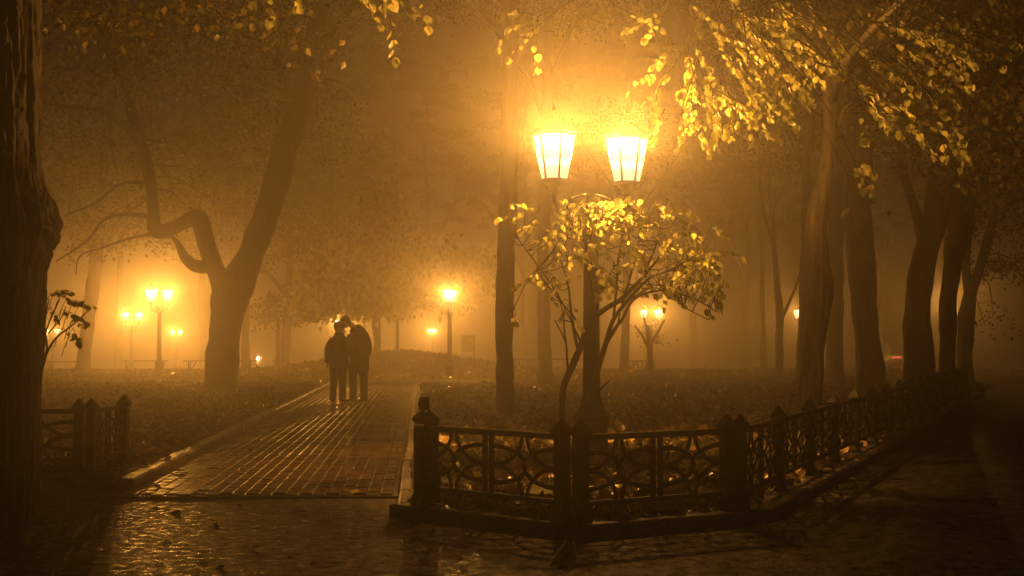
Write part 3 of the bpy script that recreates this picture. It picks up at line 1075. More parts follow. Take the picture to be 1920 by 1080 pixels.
# ---- big foreground trunk at the left edge
def big_trunk():
    Y = 10.6
    cl = [(-52, 1010, 262), (-46, 950, 244), (-40, 860, 228), (-38, 760, 220), (-36, 640, 230), (-36, 520, 236), (-38, 430, 236), (-40, 350, 226), (-40, 240, 224), (-42, 120, 226), (-44, 0, 224), (-46, -140, 222)]
    pts4 = px_line(cl, Y)
    root = empty('linden_tree', (pts4[0][0], Y, -0.03))
    tag(root, 'massive dark furrowed trunk at the left edge with a burl and a broken twig', 'tree')
    off = Vector((pts4[0][0], Y, -0.03))
    q = spline(pts4, 40)
    n = 180
    V = []
    bx = P(92, 415, Y - 0.05) - off
    for i, a4 in enumerate(q):
        c = Vector(a4[:3]) - off; r = a4[3]
        if i == 0: c.z = 0
        for k in range(n):
            a = 2 * math.pi * k / n
            dx, dy = math.cos(a), math.sin(a)
            z = c.z
            w = noise.noise(Vector((dx * 1.5, dy * 1.5, z * 0.5))) * 0.05
            warp = 0.9 * noise.noise(Vector((dx * 2, dy * 2, z * 0.9)))
            fur = noise.noise(Vector((dx * 11 + warp, dy * 11 - warp, z * 1.1)))
            fur2 = noise.noise(Vector((dx * 26, dy * 26, z * 3.2)))
            cut = -0.034 * max(0.0, 1 - abs(fur) * 4.5)
            plate = noise.noise(Vector((dx * 9 + 4, dy * 9, z * 3.4 + 0.8 * fur)))
            cut -= 0.016 * max(0.0, 1 - abs(plate) * 7.0)
            rr = r * (1 + w) + cut + 0.012 * fur + 0.009 * fur2 + 0.006 * noise.noise(Vector((dx * 50, dy * 50, z * 14)))
            p = Vector((c.x + dx * rr, c.y + dy * rr, z))
            d2 = ((p.x - bx.x) / 0.24) ** 2 + ((p.y - bx.y) / 0.34) ** 2 + ((p.z - bx.z) / 0.27) ** 2
            if dx > 0:
                g = math.exp(-d2 * 1.1)
                p += Vector((dx, dy, 0)) * (0.16 * g * (1 + 0.35 * noise.noise(p * 9)))
            V.append(p)
    Fc = []
    m = len(q)
    for i in range(m - 1):
        for k in range(n):
            j = (k + 1) % n
            Fc.append((i * n + k, i * n + j, (i + 1) * n + j, (i + 1) * n + k))
    me = np_mesh('trunk', np.array([tuple(v) for v in V]), np.array(Fc), 'bark', None, True)
    link('trunk', me, root)
    b = MB()
    s0 = P(80, 392, Y - 0.1) - off; s1 = P(85, 352, Y - 0.12) - off
    b.tube([s0, s0.lerp(s1, 0.5), s1], [0.016, 0.012, 0.009], 6); b.build('twig', 'twig', root)
    # a limb overhead, its leaf sprays hanging into the top of the picture
    rnd = random.Random(11)
    lp, lr = tapered([(*(P(20, -130, Y) - off), .16), (*(P(330, -190, Y + .6) - off), .10), (*(P(620, -120, Y + 1.0) - off), .05), (*(P(800, -70, Y + 1.5) - off), .02)], 8)
    b = MB(); b.tube(lp, lr, 10, .12); b.build('limb', 'bark', root, True)
    tw = MB(); C, R = [], []
    for px, py, L, n_, ang in ((600, -70, .55, 6, -40), (650, -60, .55, 8, -55), (690, -40, .7, 9, -70), (640, -40, .5, 7, -20), (720, -30, .35, 5, -30), (760, -50, .5, 5, -50), (800, -40, .25, 4, 10), (480, -60, .4, 5, -60), (420, -40, .3, 4, -30), (560, -55, .3, 5, -80)):
        s = P(px, py, Y + 1.0 + rnd.uniform(-.4, .6)) - off
        a = min(lp, key=lambda q_: (q_ - s).length)
        tw.tube([a, a.lerp(s, .5) + Vector((0, 0, -.03)), s], [.014, .01, .007], 4)
        d = Vector((math.cos(math.radians(ang)), rnd.uniform(-.3, .3), math.sin(math.radians(ang))))
        spray(tw, s, d, L, n_, rnd, .006, .5, C, R)
    tag(tw.build('twig', 'twig', root), kind='stuff')
    leaf_objects(root, C, R, 0.088)
    # dim leaves further along the limb at the top left corner
    cs = []
    for k in range(46):
        c = np.array(P(rnd.uniform(70, 560), rnd.uniform(-110, 115) * rnd.uniform(.35, 1), Y + rnd.uniform(4, 11)) - off)
        cs.append(c + RNG.normal(0, 1, (44, 3)) * np.array([.35, .3, .12]))
    bb = MB()
    for k in range(0, 46, 3):
        grow_twigs(bb, Vector((lp[6].x, lp[6].y, lp[6].z)).lerp(Vector(cs[k][0]), .45), Vector(cs[k].mean(0)), .012, 2, rnd)
    tag(bb.build('twig', 'twig', root), kind='stuff')
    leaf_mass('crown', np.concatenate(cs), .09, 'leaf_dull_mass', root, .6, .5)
big_trunk()

# ---- the forked tree
tree('forked_tree', 'big leaning forked tree on the left lawn with a kinked left limb', 36.5,
     [(410, 735, 62), (420, 650, 60), (428, 590, 60), (438, 548, 66), (462, 495, 54), (490, 430, 50), (516, 350, 50), (540, 270, 50), (566, 180, 48), (596, 60, 44), (620, -90, 38)],
     limbs=[[(430, 585, 50), (420, 545, 46), (404, 505, 36), (388, 460, 33), (380, 428, 34), (374, 410, 33), (360, 410, 30), (336, 422, 25), (304, 434, 27), (290, 428, 27), (288, 405, 24), (286, 380, 22), (276, 310, 23), (256, 240, 22), (232, 165, 20), (195, 70, 17), (150, -60, 12)],
            [(404, 494, 30), (386, 500, 26), (366, 498, 24), (350, 486, 20), (340, 470, 16), (330, 452, 9), (312, 436, 5), (296, 424, 3)],
            [(290, 408, 11), (240, 402, 8), (195, 412, 7), (165, 450, 5), (105, 490, 3)],
            [(286, 438, 7), (240, 448, 5), (190, 465, 4), (150, 480, 3), (142, 515, 2)],
            [(276, 342, 8), (225, 345, 6), (180, 380, 5), (120, 405, 3)],
            [(262, 262, 17), (228, 232, 12), (180, 205, 9), (85, 195, 6)],
            [(240, 190, 10), (190, 150, 9), (130, 80, 7), (80, 55, 5)],
            [(560, 200, 20, 0), (520, 120, 15, 1), (470, 40, 10, 2), (420, -60, 7, 3)],
            [(585, 100, 20, 0), (660, 20, 14, -1), (760, -60, 9, -2)],
            [(210, 195, 3), (207, 260, 3), (222, 330, 2)]],
     blobs=[(200, 60, 0, 2.4, 3, 1.8, 60, 120), (420, 20, 1, 2.8, 3.5, 1.8, 70, 120), (640, -30, 0, 2.6, 3.5, 1.5, 46, 100), (150, 270, 2, 1.6, 2, 1.2, 26, 90),
            (330, 350, 4, 1.2, 2.0, 1.0, 14, 80), (250, 430, 6, 1.8, 2, .8, 16, 60), (470, 150, 3, 2.0, 3, 1.5, 30, 100), (560, 230, 6, 2.2, 3, 1.3, 26, 90)],
     leafm='leaf_live_mass', leaf=0.11, seed=3, twig_r=0.014)

# ---- lawn trees right of the path
tree('lawn_tree', 'straight trunk on the lawn, nearest left of the near lamp', 23.6,
     [(949, 785, 34), (947, 700, 33), (946, 560, 36), (948, 480, 33), (951, 400, 33), (955, 250, 31), (957, 80, 29), (960, -120, 26)],
     limbs=[[(957, 60, 18), (1000, -20, 13, -1), (1060, -110, 8, -1)], [(956, 20, 18), (880, -60, 12, 1), (800, -140, 8, 1)]],
     blobs=[(960, -190, 0, 3, 3, .9, 50, 110)], seed=5)
tree('lawn_tree', 'slimmer hazy trunk behind, between the straight trunk and the near lamp', 41.0,
     [(1025, 726, 29), (1022, 690, 27), (1019, 600, 22), (1018, 500, 23), (1020, 380, 22), (1025, 200, 20), (1030, 0, 18), (1030, -90, 16)],
     limbs=[[(1024, 230, 12), (990, 150, 9), (930, 60, 6)], [(1026, 160, 12), (1070, 60, 8), (1120, -40, 5)]],
     blobs=[(1020, -40, 0, 4, 3, 1.6, 60, 110)], seed=6)
tree('lawn_tree', 'distant short trunk under the small leafy tree, left of the lit twin lamp', 58.0,
     [(1171, 700, 19), (1172, 640, 16), (1174, 560, 15), (1176, 420, 14), (1180, 250, 12), (1180, 150, 9)],
     limbs=[[(1175, 450, 9), (1210, 380, 6), (1250, 320, 4)], [(1176, 420, 9), (1140, 340, 6), (1100, 280, 4)]],
     blobs=[(1175, 260, 0, 3.2, 3, 1.8, 30, 90)], seed=7)
tree('small_tree', 'small hazy spreading tree below the lit twin lamp', 60.0,
     [(1220, 705, 15), (1219, 670, 12), (1217, 640, 10), (1214, 610, 5)],
     limbs=[[(1218, 655, 7), (1205, 630, 5), (1190, 610, 3)], [(1219, 650, 7), (1232, 625, 5), (1246, 600, 3)], [(1218, 640, 6), (1212, 615, 4), (1205, 585, 2)]],
     blobs=[(1225, 625, 0, .9, .8, .4, 7, 14)], seed=8, leaf=.12)

# ---- crown behind the mound
tree('broad_tree', 'leafy tree behind the mound and the couple, its crown lit from inside', 60.0,
     [(706, 665, 15), (708, 640, 14), (705, 610, 15), (706, 590, 15), (712, 540, 12), (718, 470, 10), (720, 400, 7)],
     limbs=[[(706, 600, 11), (690, 575, 8), (660, 550, 6), (620, 535, 4)], [(708, 598, 10), (724, 575, 8), (760, 545, 6), (810, 520, 4)],
            [(712, 545, 8), (680, 500, 6), (640, 450, 4)], [(713, 530, 8), (750, 480, 6), (780, 430, 4)]],
     blobs=[(700, 500, 0, 2.6, 2.4, 1.7, 80, 95), (790, 525, -1, 2.0, 2, 1.1, 46, 90), (640, 530, 0, 1.6, 2, .9, 26, 90), (715, 400, 0, 1.1, 1.4, 1.2, 20, 80), (850, 490, 0, 1.4, 2, .9, 20, 80), (600, 545, 1, 1.1, 1.3, .6, 12, 70)],
     leafm='leaf_live_mass', leaf=0.24, seed=9, hang=1.1)
tree('broad_tree', 'hazy leafy tree around the unlit lamp right of the forked tree', 72.0,
     [(535, 690, 20), (536, 640, 17), (540, 560, 15), (545, 470, 12), (548, 400, 8)],
     limbs=[[(538, 600, 9), (570, 570, 6), (600, 560, 4)], [(540, 560, 9), (510, 520, 6), (480, 500, 4)]],
     blobs=[(545, 580, 0, 2.0, 2, .9, 26, 70), (560, 460, 0, 2.6, 2.5, 2.0, 44, 80)], seed=10, leaf=.16)
# ---- trees left, in the bright fog
tree('lawn_tree', 'pale hazy trunk in the bright fog beside the sapling', 57.0,
     [(156, 702, 27), (160, 650, 24), (166, 590, 23), (173, 540, 26), (180, 480, 22), (190, 380, 20), (200, 240, 18)],
     limbs=[[(180, 480, 13), (215, 420, 9), (260, 370, 6)], [(184, 440, 12), (140, 370, 9), (100, 330, 6)], [(190, 380, 11), (240, 300, 8), (320, 250, 5)]],
     blobs=[(260, 400, 0, 2.8, 2.5, 1.3, 40, 95), (130, 380, 0, 1.8, 2, 1.5, 26, 95), (360, 420, 1, 1.8, 2, 1.6, 30, 95), (220, 260, 1, 3.5, 3, 1.8, 50, 95), (410, 300, 2, 2.0, 2, 1.6, 24, 90)],
     seed=12, leaf=.14, leafm='leaf_live_mass')
tree('lawn_tree', 'slim hazy trunk just right of the forked tree', 66.0,
     [(461, 690, 17), (460, 620, 15), (460, 540, 14), (462, 440, 12), (464, 330, 10)], limbs=[[(461, 480, 8), (500, 420, 6), (530, 380, 3)]],
     blobs=[(470, 360, 0, 2.6, 2, 1.6, 26, 85)], seed=13, leaf=.14)
tree('lawn_tree', 'very faint trunk in the fog left of the lit lamp', 88.0,
     [(222, 682, 15), (223, 640, 13), (224, 560, 12), (226, 470, 9)], seed=14)

# ---- far trees closing the view
for i, (px, Y, lab) in enumerate(((620, 140, 'far foggy tree rising behind the couple'), (800, 134, 'far foggy tree rising behind the mound'), (985, 128, 'far foggy tree between the lit lamp and the straight trunk'),
                                  (1120, 138, 'far foggy tree behind the near lamp post'), (1300, 126, 'far foggy tree right of the small leafy tree'), (1400, 136, 'far foggy tree left of the slim forked trunk'), (380, 136, 'far foggy tree behind the forked tree'), (1660, 130, 'far foggy tree behind the right-hand row'))):
    h = 62
    tree('far_tree', lab, Y, [(px, 680, 15), (px + 2, 640, 13), (px - 2, 560, 12), (px + 3, 450, 10), (px, 320, 7), (px, 200, 4)],
         limbs=[[(px, 520, 8), (px - 40, 440, 6), (px - 80, 380, 3)], [(px, 480, 8), (px + 45, 400, 6), (px + 80, 330, 3)]],
         blobs=[(px, 330, 0, 7, 5, 6.0, 60, 110), (px + 20, 110, 0, 7, 5, 6.0, 60, 110), (px - 10, -60, 0, 6, 4, 4, 30, 90)], seed=60 + i, leaf=.38, group='far trees closing the view', sides=10)

# ---- right-hand rows of trunks
tree('lawn_tree', 'slim hazy forked trunk right of the small leafy tree', 49.0,
     [(1461, 709, 17), (1461, 640, 14), (1462, 590, 14), (1458, 540, 12), (1452, 470, 10), (1446, 380, 8), (1440, 250, 7)],
     limbs=[[(1464, 600, 8), (1478, 570, 6), (1493, 535, 5), (1510, 480, 4)], [(1452, 470, 6), (1435, 410, 5), (1425, 340, 3)]],
     blobs=[(1440, 220, 0, 3, 2.5, 1.8, 34, 90)], seed=15)
tree('lawn_tree', 'faintest slim trunk left of the slim forked trunk', 64.0,
     [(1432, 698, 12), (1431, 640, 10), (1429, 560, 9), (1428, 440, 8), (1425, 300, 6)], blobs=[(1425, 260, 0, 2.4, 2.5, 1.6, 20, 80)], seed=16)
tree('lawn_tree', 'hazy trunk directly left of the gnarled bark trunk', 46.0,
     [(1500, 712, 20), (1503, 640, 18), (1507, 560, 18), (1510, 460, 18), (1512, 340, 16), (1515, 180, 14), (1515, 60, 12)],
     limbs=[[(1512, 330, 9), (1480, 250, 7), (1450, 180, 4)]], blobs=[(1500, 90, 0, 3, 3, 2, 40, 100)], seed=17)
tree('lawn_tree', 'brown hazy trunk just right of the gnarled bark trunk', 42.0,
     [(1565, 722, 37), (1565, 660, 31), (1566, 580, 30), (1567, 480, 30), (1570, 360, 30), (1574, 220, 28), (1580, 60, 26), (1580, -60, 22)],
     limbs=[[(1572, 280, 14), (1610, 200, 10), (1660, 120, 6)]], blobs=[(1580, 20, 0, 4, 3, 2.0, 60, 110)], seed=18)
tree('row_tree', 'thick dark trunk in the middle of the right-hand row', 30.5,
     [(1636, 752, 53), (1632, 690, 50), (1624, 600, 46), (1616, 520, 47), (1609, 430, 49), (1607, 360, 52), (1612, 280, 54), (1618, 180, 52), (1622, 40, 48), (1622, -110, 44)],
     limbs=[[(1612, 290, 26), (1650, 170, 18, -2), (1720, 40, 12, -3), (1790, -60, 8, -4)], [(1618, 200, 22), (1570, 90, 16, 1), (1510, -20, 9, 2)]],
     blobs=[(1640, 20, 0, 3.2, 3, 1.8, 90, 130), (1760, 60, -3, 2.4, 2, 1.6, 60, 120)], seed=19)
tree('row_tree', 'dark forked trunk, left of the bright gap at far right', 30.0,
     [(1724, 738, 60), (1722, 690, 54), (1720, 620, 50), (1724, 540, 50), (1738, 470, 46), (1752, 420, 46), (1764, 340, 48), (1775, 250, 46), (1785, 140, 42), (1792, -20, 38), (1795, -120, 34)],
     limbs=[[(1732, 450, 26), (1718, 400, 20), (1700, 345, 18), (1682, 280, 15), (1668, 200, 12), (1650, 80, 9)], [(1780, 200, 22), (1830, 100, 15, -1), (1900, 20, 9, -2)]],
     blobs=[(1800, 60, 0, 3.0, 3, 2.0, 90, 130), (1700, 130, 2, 2.0, 2, 1.6, 46, 120)], seed=20)
tree('row_tree', 'narrow dark trunk between the two bright gaps at far right', 35.0,
     [(1776, 722, 34), (1777, 660, 31), (1778, 590, 31), (1782, 530, 32), (1792, 470, 40), (1803, 400, 44), (1812, 300, 44), (1824, 180, 40), (1836, 20, 36), (1840, -60, 30)],
     limbs=[[(1808, 340, 20), (1860, 230, 15), (1920, 130, 9)]],
     blobs=[(1870, 100, 0, 3.4, 3, 2.4, 90, 130), (1900, 300, 3, 1.8, 2, 1.2, 30, 110)], seed=21)
tree('row_tree', 'rightmost dark trunk leaning right at the end of the fence', 40.0,
     [(1809, 706, 31), (1810, 640, 28), (1812, 590, 28), (1822, 545, 24), (1836, 505, 19), (1852, 450, 17), (1868, 370, 15), (1880, 250, 12), (1890, 100, 9)],
     limbs=[[(1818, 570, 18), (1812, 500, 16), (1816, 420, 14), (1822, 320, 12)]],
     blobs=[(1890, 220, 0, 3.4, 3, 2.6, 70, 120), (1843, 590, -1, .45, .5, .5, 4, 22), (1920, 420, 1, 2.0, 2, 1.6, 30, 100)], seed=22)

# ---- gnarled tree whose near branches hang into the lamplight
def gnarled():
    Y = 20.0
    root = tree('gnarled_tree', 'gnarled trunk with lit bark, its leafy branches hanging into the lamplight', Y,
         [(1517, 792, 50), (1518, 740, 46), (1524, 660, 44), (1533, 590, 42), (1538, 540, 44), (1531, 480, 42), (1530, 430, 42), (1538, 370, 36), (1549, 320, 26), (1556, 240, 24), (1556, 150, 26), (1546, 40, 26), (1536, -90, 24)],
         limbs=[[(1536, 400, 24), (1546, 360, 20), (1556, 300, 15), (1568, 250, 11), (1585, 200, 7)],
                [(1558, 190, 14), (1590, 110, 14, -3), (1660, 30, 12, -6), (1740, -40, 9, -8)],
                [(1550, 90, 16), (1500, 10, 15, -3), (1420, -50, 13, -6), (1320, -80, 10, -8), (1180, -80, 7, -9), (1040, -60, 5, -9.3)],
                [(1552, 120, 12), (1500, 60, 11, -3), (1440, 40, 8, -6), (1380, 20, 5, -7.5)]],
         blobs=[(1700, -10, -2, 1.3, 1.2, .7, 40, 130), (1840, 60, -1, 1.3, 1.4, .9, 50, 140), (1900, 220, 1, 1.0, 1.2, .9, 30, 120), (1560, -40, -1, 1.3, 1.2, .6, 30, 120), (1800, 200, 2, 1.2, 1.2, .9, 30, 120), (1380, -120, -2, 1.6, 1.2, .5, 30, 110)],
         bark='bark_pale', seed=23, flare=1.12, sides=48, fine=0.016, per=26)
    off = Vector(root.location)
    rnd = random.Random(5)
    tw = MB(); C, R = [], []
    # start px, py, depth, length m, leaves, angle in the picture plane (deg, 0 = right, -90 = down)
    S = [(1060, 10, 14.2, .75, 9, -160), (1040, 60, 14.2, .45, 7, 175), (1010, 30, 14.0, .5, 7, -110), (1120, -20, 14.4, .6, 8, -55), (1180, -30, 14.0, .6, 8, -60), (1150, 10, 14.3, .5, 8, -20),
         (1230, -30, 13.8, .55, 8, -110), (1270, -20, 13.8, .5, 7, -40), (1300, -40, 13.6, .6, 8, -60), (1250, 20, 14.2, .35, 6, -140), (1200, 20, 14.2, .45, 7, -45),
         (1340, 30, 13.6, .75, 12, -15), (1350, 10, 13.8, .8, 12, -35), (1400, -10, 13.6, .8, 12, -25), (1440, -20, 13.4, .8, 12, -35), (1330, 50, 13.8, .9, 12, -65),
         (1340, 90, 13.6, .8, 12, -40), (1370, 80, 13.6, .8, 13, -30), (1400, 80, 13.5, .75, 13, -40), (1420, 60, 13.4, .75, 12, -20), (1380, 120, 13.7, .7, 12, -50),
         (1290, 80, 13.9, .7, 11, -75), (1270, 110, 14.0, .55, 9, -110), (1300, 140, 13.9, .7, 10, -80), (1330, 150, 13.8, .65, 10, -60), (1240, 110, 14.1, .45, 7, -140),
         (1360, 170, 13.7, .6, 10, -40), (1400, 170, 13.6, .55, 10, -30), (1420, 130, 13.5, .6, 12, -35), (1450, 110, 13.5, .55, 11, -40), (1280, 200, 14.0, .4, 6, -100), (1310, 200, 13.9, .45, 8, -85), (1350, 200, 13.8, .4, 7, -110),
         (1480, 20, 13.4, .6, 10, -30), (1520, 0, 13.2, .6, 9, -50), (1560, 60, 13.2, .5, 8, -20), (1580, 150, 13.4, .55, 9, -25), (1600, 170, 13.3, .6, 13, -10), (1620, 180, 13.3, .5, 12, -25),
         (1640, 40, 13.2, .7, 11, -15), (1660, 30, 13.2, .8, 13, -25), (1700, 40, 13.0, .7, 13, -20), (1680, 70, 13.1, .65, 12, -30), (1650, 100, 13.2, .6, 9, -25), (1720, 10, 13.0, .7, 10, -40),
         (1660, 120, 13.2, .7, 8, -35), (1700, 110, 13.1, .6, 8, -30), (1740, 170, 13.0, .5, 8, -50), (1700, 220, 13.1, .4, 6, -45), (1760, 220, 13.0, .45, 8, -40), (1790, 240, 13.0, .3, 6, -50),
         (1600, 300, 13.4, .22, 6, -10), (1600, 300, 13.4, .25, 5, -70), (1640, 210, 13.2, .35, 5, -50), (1780, 60, 12.8, .5, 6, -30), (1830, 40, 12.8, .4, 5, -30), (1760, 300, 13.0, .3, 4, -40), (1590, 330, 13.5, .3, 2, -80),
         (1500, 90, 13.4, .5, 8, -20), (1540, 120, 13.3, .5, 8, -15), (1470, 70, 13.5, .6, 9, -25)]
    attach = []
    for ch in root.children:
        if ch.name.startswith('limb'):
            vs = ch.data.vertices
            attach += [vs[i].co.copy() for i in range(20, len(vs), 5)]
    extra = random.Random(3)
    S += [(q[0] + extra.uniform(-45, 45), q[1] + extra.uniform(-35, 35), q[2] + extra.uniform(-.6, .6), q[3] * extra.uniform(.7, 1), q[4], q[5] + extra.uniform(-15, 15)) for q in S[:11] + S[11:33] * 2 + S[36:56]]
    n_main = 61
    for si, (px, py, Yd, L, n, ang) in enumerate(S):
        s = P(px, py, Yd - 0.9 + rnd.uniform(-.7, 1.0)) - off
        near_ = sorted(attach, key=lambda q: (q - s).length + abs(q.y - s.y) * .2)[:60]
        a = rnd.choice(near_)
        m1 = a.lerp(s, .35) + Vector((rnd.uniform(-.15, .15), rnd.uniform(-.2, .2), rnd.uniform(.1, .35))); m2 = a.lerp(s, .7) + Vector((rnd.uniform(-.15, .15), rnd.uniform(-.15, .15), rnd.uniform(.05, .25)))
        bp, br = tapered([(*a, .009), (*m1, .008), (*m2, .006), (*s, .005)], 4)
        if si < n_main and si % 3 != 1: tw.tube(bp, br, 5)
        aa = math.radians(ang + rnd.uniform(-10, 10))
        d = Vector((math.cos(aa), rnd.uniform(-.4, .4), math.sin(aa)))
        spray(tw, s, d, L, n, rnd, .006, .45, C, R)
    tag(tw.build('twig', 'twig', root), kind='stuff')
    idx = list(range(len(C))); rnd.shuffle(idx)
    a, r = idx[:300], idx[300:]
    leaf_objects(root, [C[i] for i in a], [R[i] for i in a], 0.068)
    leaf_mass('foliage', np.array([C[i] for i in r]), 0.068, 'leaf_live_mass', root, full=True, R=np.array([R[i] for i in r]))
gnarled()

# ---- small multi-stemmed tree around the near lamp
def lamp_tree():
    Y = 14.6
    base = P(1062, 868, Y)
    root = empty('small_tree', (base.x, Y, 0.06))
    tag(root, 'small multi-stemmed tree with drooping leaves growing around the near lamp post', 'tree')
    off = Vector((base.x, Y, 0.06))
    stems = [
        [(1058, 880, 14), (1054, 800, 13), (1056, 730, 12), (1076, 680, 13), (1092, 640, 11), (1102, 590, 9, .1), (1106, 520, 7, .1), (1098, 450, 5, .1)],
        [(1070, 875, 11), (1084, 800, 10, -.1), (1104, 745, 10, -.15), (1118, 700, 11, -.2), (1134, 650, 10, -.2), (1150, 600, 8, -.2), (1180, 560, 7, -.2), (1220, 520, 5, -.2), (1260, 505, 4, -.2), (1300, 480, 3, -.2)],
        [(1092, 640, 8), (1112, 600, 11, -.15), (1134, 580, 10, -.2), (1166, 560, 9, -.25), (1196, 530, 7, -.3), (1230, 490, 5, -.3), (1270, 440, 3, -.3)],
        [(1112, 725, 8, -.15), (1122, 680, 8, -.1), (1140, 640, 6, 0), (1158, 610, 5, 0), (1162, 585, 3, 0)],
        [(1134, 650, 6, -.2), (1150, 620, 6, -.2), (1166, 600, 5, -.2), (1190, 560, 5, -.1), (1240, 545, 4, 0), (1300, 560, 3, 0), (1345, 585, 2, 0)],
        [(1085, 660, 7), (1078, 630, 6), (1070, 580, 5), (1066, 540, 4), (1050, 480, 3)],
        [(1066, 715, 4), (1063, 670, 4), (1060, 640, 3), (1040, 600, 2)],
        [(1064, 660, 3), (1058, 620, 3), (1056, 590, 2), (1046, 550, 2)],
        [(1150, 600, 5, -.2), (1156, 540, 5, -.1), (1160, 480, 4, 0), (1172, 420, 3, .1)],
        [(1166, 570, 5, -.2), (1184, 510, 4, -.1), (1196, 460, 3, 0), (1200, 400, 3, 0)],
        [(1200, 528, 4, -.3), (1226, 470, 4, -.3), (1240, 420, 3, -.3)],
        [(1122, 735, 5, -.15), (1134, 722, 4, -.2), (1142, 714, 3, -.2)],
        [(1088, 640, 4), (1050, 560, 3, .1), (1010, 500, 3, .2), (965, 440, 2, .2)],
        [(1080, 600, 3), (1030, 540, 3, -.2), (1000, 510, 2, -.3), (965, 575, 1.5, -.3)],
        [(1180, 562, 4, -.2), (1230, 540, 3, .2), (1290, 580, 2, .3), (1330, 600, 2, .3)],
    ]
    for st_ in stems:
        lp, lr = tapered(px_line(st_, Y), 6)
        b = MB(); b.tube([p - off for p in lp], lr, 8, .12, st_[0][0])
        b.build('stem', 'twig', root, True)
    rnd = random.Random(21)
    tw = MB(); C, R = [], []
    attach = []
    for st_ in stems:
        lp, lr = tapered(px_line(st_, Y), 6)
        attach += [p - off for p in lp[len(lp) // 2:]]
    def clump(px, py, dY, L, n, ang, dr=.9):
        s = P(px, py, Y + dY) - off
        cand = sorted(attach, key=lambda q: (q - s).length + max(0, q.z - s.z) * 2)[:3]
        a = rnd.choice(cand)
        m1 = a.lerp(s, .5) + Vector((rnd.uniform(-.05, .05), 0, -.04))
        bp, br = tapered([(*a, .007), (*m1, .005), (*s, .004)], 4)
        tw.tube(bp, br, 4)
        aa = math.radians(ang + rnd.uniform(-25, 25))
        d = Vector((math.cos(aa), rnd.uniform(-.6, .6), math.sin(aa)))
        spray(tw, s, d, L, n, rnd, .004, dr, C, R, 0)
    for px, py in ((950, 385), (960, 400), (985, 395), (1010, 405), (1020, 430), (965, 440), (1015, 385), (1035, 395), (1005, 420)):
        clump(px, py, rnd.uniform(-.2, .3), .16, 4, rnd.choice((-30, -150, 20)))
    for px, py in ((1010, 500), (1030, 510), (985, 525), (1045, 535), (1040, 470), (1055, 450), (1025, 550), (1060, 560), (1075, 590), (1065, 570), (965, 578), (1040, 520), (1000, 505)):
        clump(px, py, rnd.uniform(-.3, .2), .14, 3, rnd.choice((-60, -120)))
    for k in range(125):
        th = rnd.uniform(0, 2 * math.pi); rr = math.sqrt(rnd.uniform(0.02, 1))
        px = 1190 + 158 * rr * math.cos(th) + rnd.gauss(0, 12); py = 448 + 88 * rr * math.sin(th) + (px - 1190) * 0.16 + rnd.gauss(0, 14)
        clump(px, py, rnd.uniform(-.7, .7), rnd.uniform(.14, .3), rnd.randint(3, 5), rnd.choice((-20, -50, -160, -90)))
    for k in range(34):
        px = rnd.uniform(1230, 1350); py = 470 + (px - 1240) * .5 + rnd.uniform(-40, 60)
        clump(px, py, rnd.uniform(-.5, .5), rnd.uniform(.1, .2), rnd.randint(2, 3), -70)
    for k in range(20):
        clump(rnd.uniform(1060, 1200), rnd.uniform(365, 410), rnd.uniform(-.6, .4), .2, 4, rnd.choice((-20, -160)))
    tag(tw.build('twig', 'twig', root), kind='stuff')
    idx = list(range(len(C))); rnd.shuffle(idx)
    a, r = idx[:300], idx[300:]
    leaf_objects(root, [C[i] for i in a], [R[i] for i in a], 0.064)
    if r: leaf_mass('foliage', np.array([C[i] for i in r]), 0.064, 'leaf_live_mass', root, full=True, R=np.array([R[i] for i in r]))
lamp_tree()

# ---- sapling beside the foreground trunk
def sapling():
    Y = 13.7
    base = P(66, 800, Y)
    root = empty('sapling', (base.x, Y, 0.08))
    tag(root, 'thin sapling with dark leaves between the foreground trunk and the bright fog', 'sapling')
    off = Vector((base.x, Y, 0.08))
    stems = [[(60, 880, 9), (64, 780, 9), (72, 710, 8), (82, 680, 6), (88, 650, 4), (84, 610, 3), (92, 560, 2)],
             [(74, 705, 6), (84, 670, 5), (104, 635, 4), (135, 610, 3), (168, 580, 2)],
             [(78, 690, 5), (80, 650, 4), (90, 610, 3), (112, 560, 2)], [(76, 690, 4), (78, 640, 3), (80, 600, 2)], [(90, 625, 3), (112, 600, 2), (124, 575, 2)]]
    tw = MB(); C, R = [], []
    rnd = random.Random(31)
    for st_ in stems:
        lp, lr = tapered(px_line(st_, Y), 6)
        b = MB(); b.tube([p - off for p in lp], lr, 7, .1, st_[0][0])
        b.build('stem', 'twig', root, True)
    for px, py, n, ang in ((95, 550, 5, 10), (105, 545, 6, -5), (115, 552, 5, -20), (125, 560, 4, -10), (140, 562, 4, -20), (150, 570, 3, 0), (95, 575, 3, -60), (115, 580, 4, -20), (130, 585, 5, -25), (142, 590, 4, -30),
                           (135, 600, 2, -20), (137, 615, 3, -60), (130, 632, 3, 0), (116, 615, 2, -30), (90, 568, 3, 200)):
        s = P(px, py, Y + rnd.uniform(-.2, .2)) - off
        a = P(px - 14, py + 36, Y) - off
        tw.tube([a, a.lerp(s, .5) + Vector((-.01, 0, .01)), s], [.004, .003, .002], 4)
        aa = math.radians(ang)
        spray(tw, s, Vector((math.cos(aa), rnd.uniform(-.5, .5), math.sin(aa))), .13, n, rnd, .003, .9, C, R, 0)
    tag(tw.build('twig', 'twig', root), kind='stuff')
    leaf_objects(root, C, R, 0.06)
sapling()

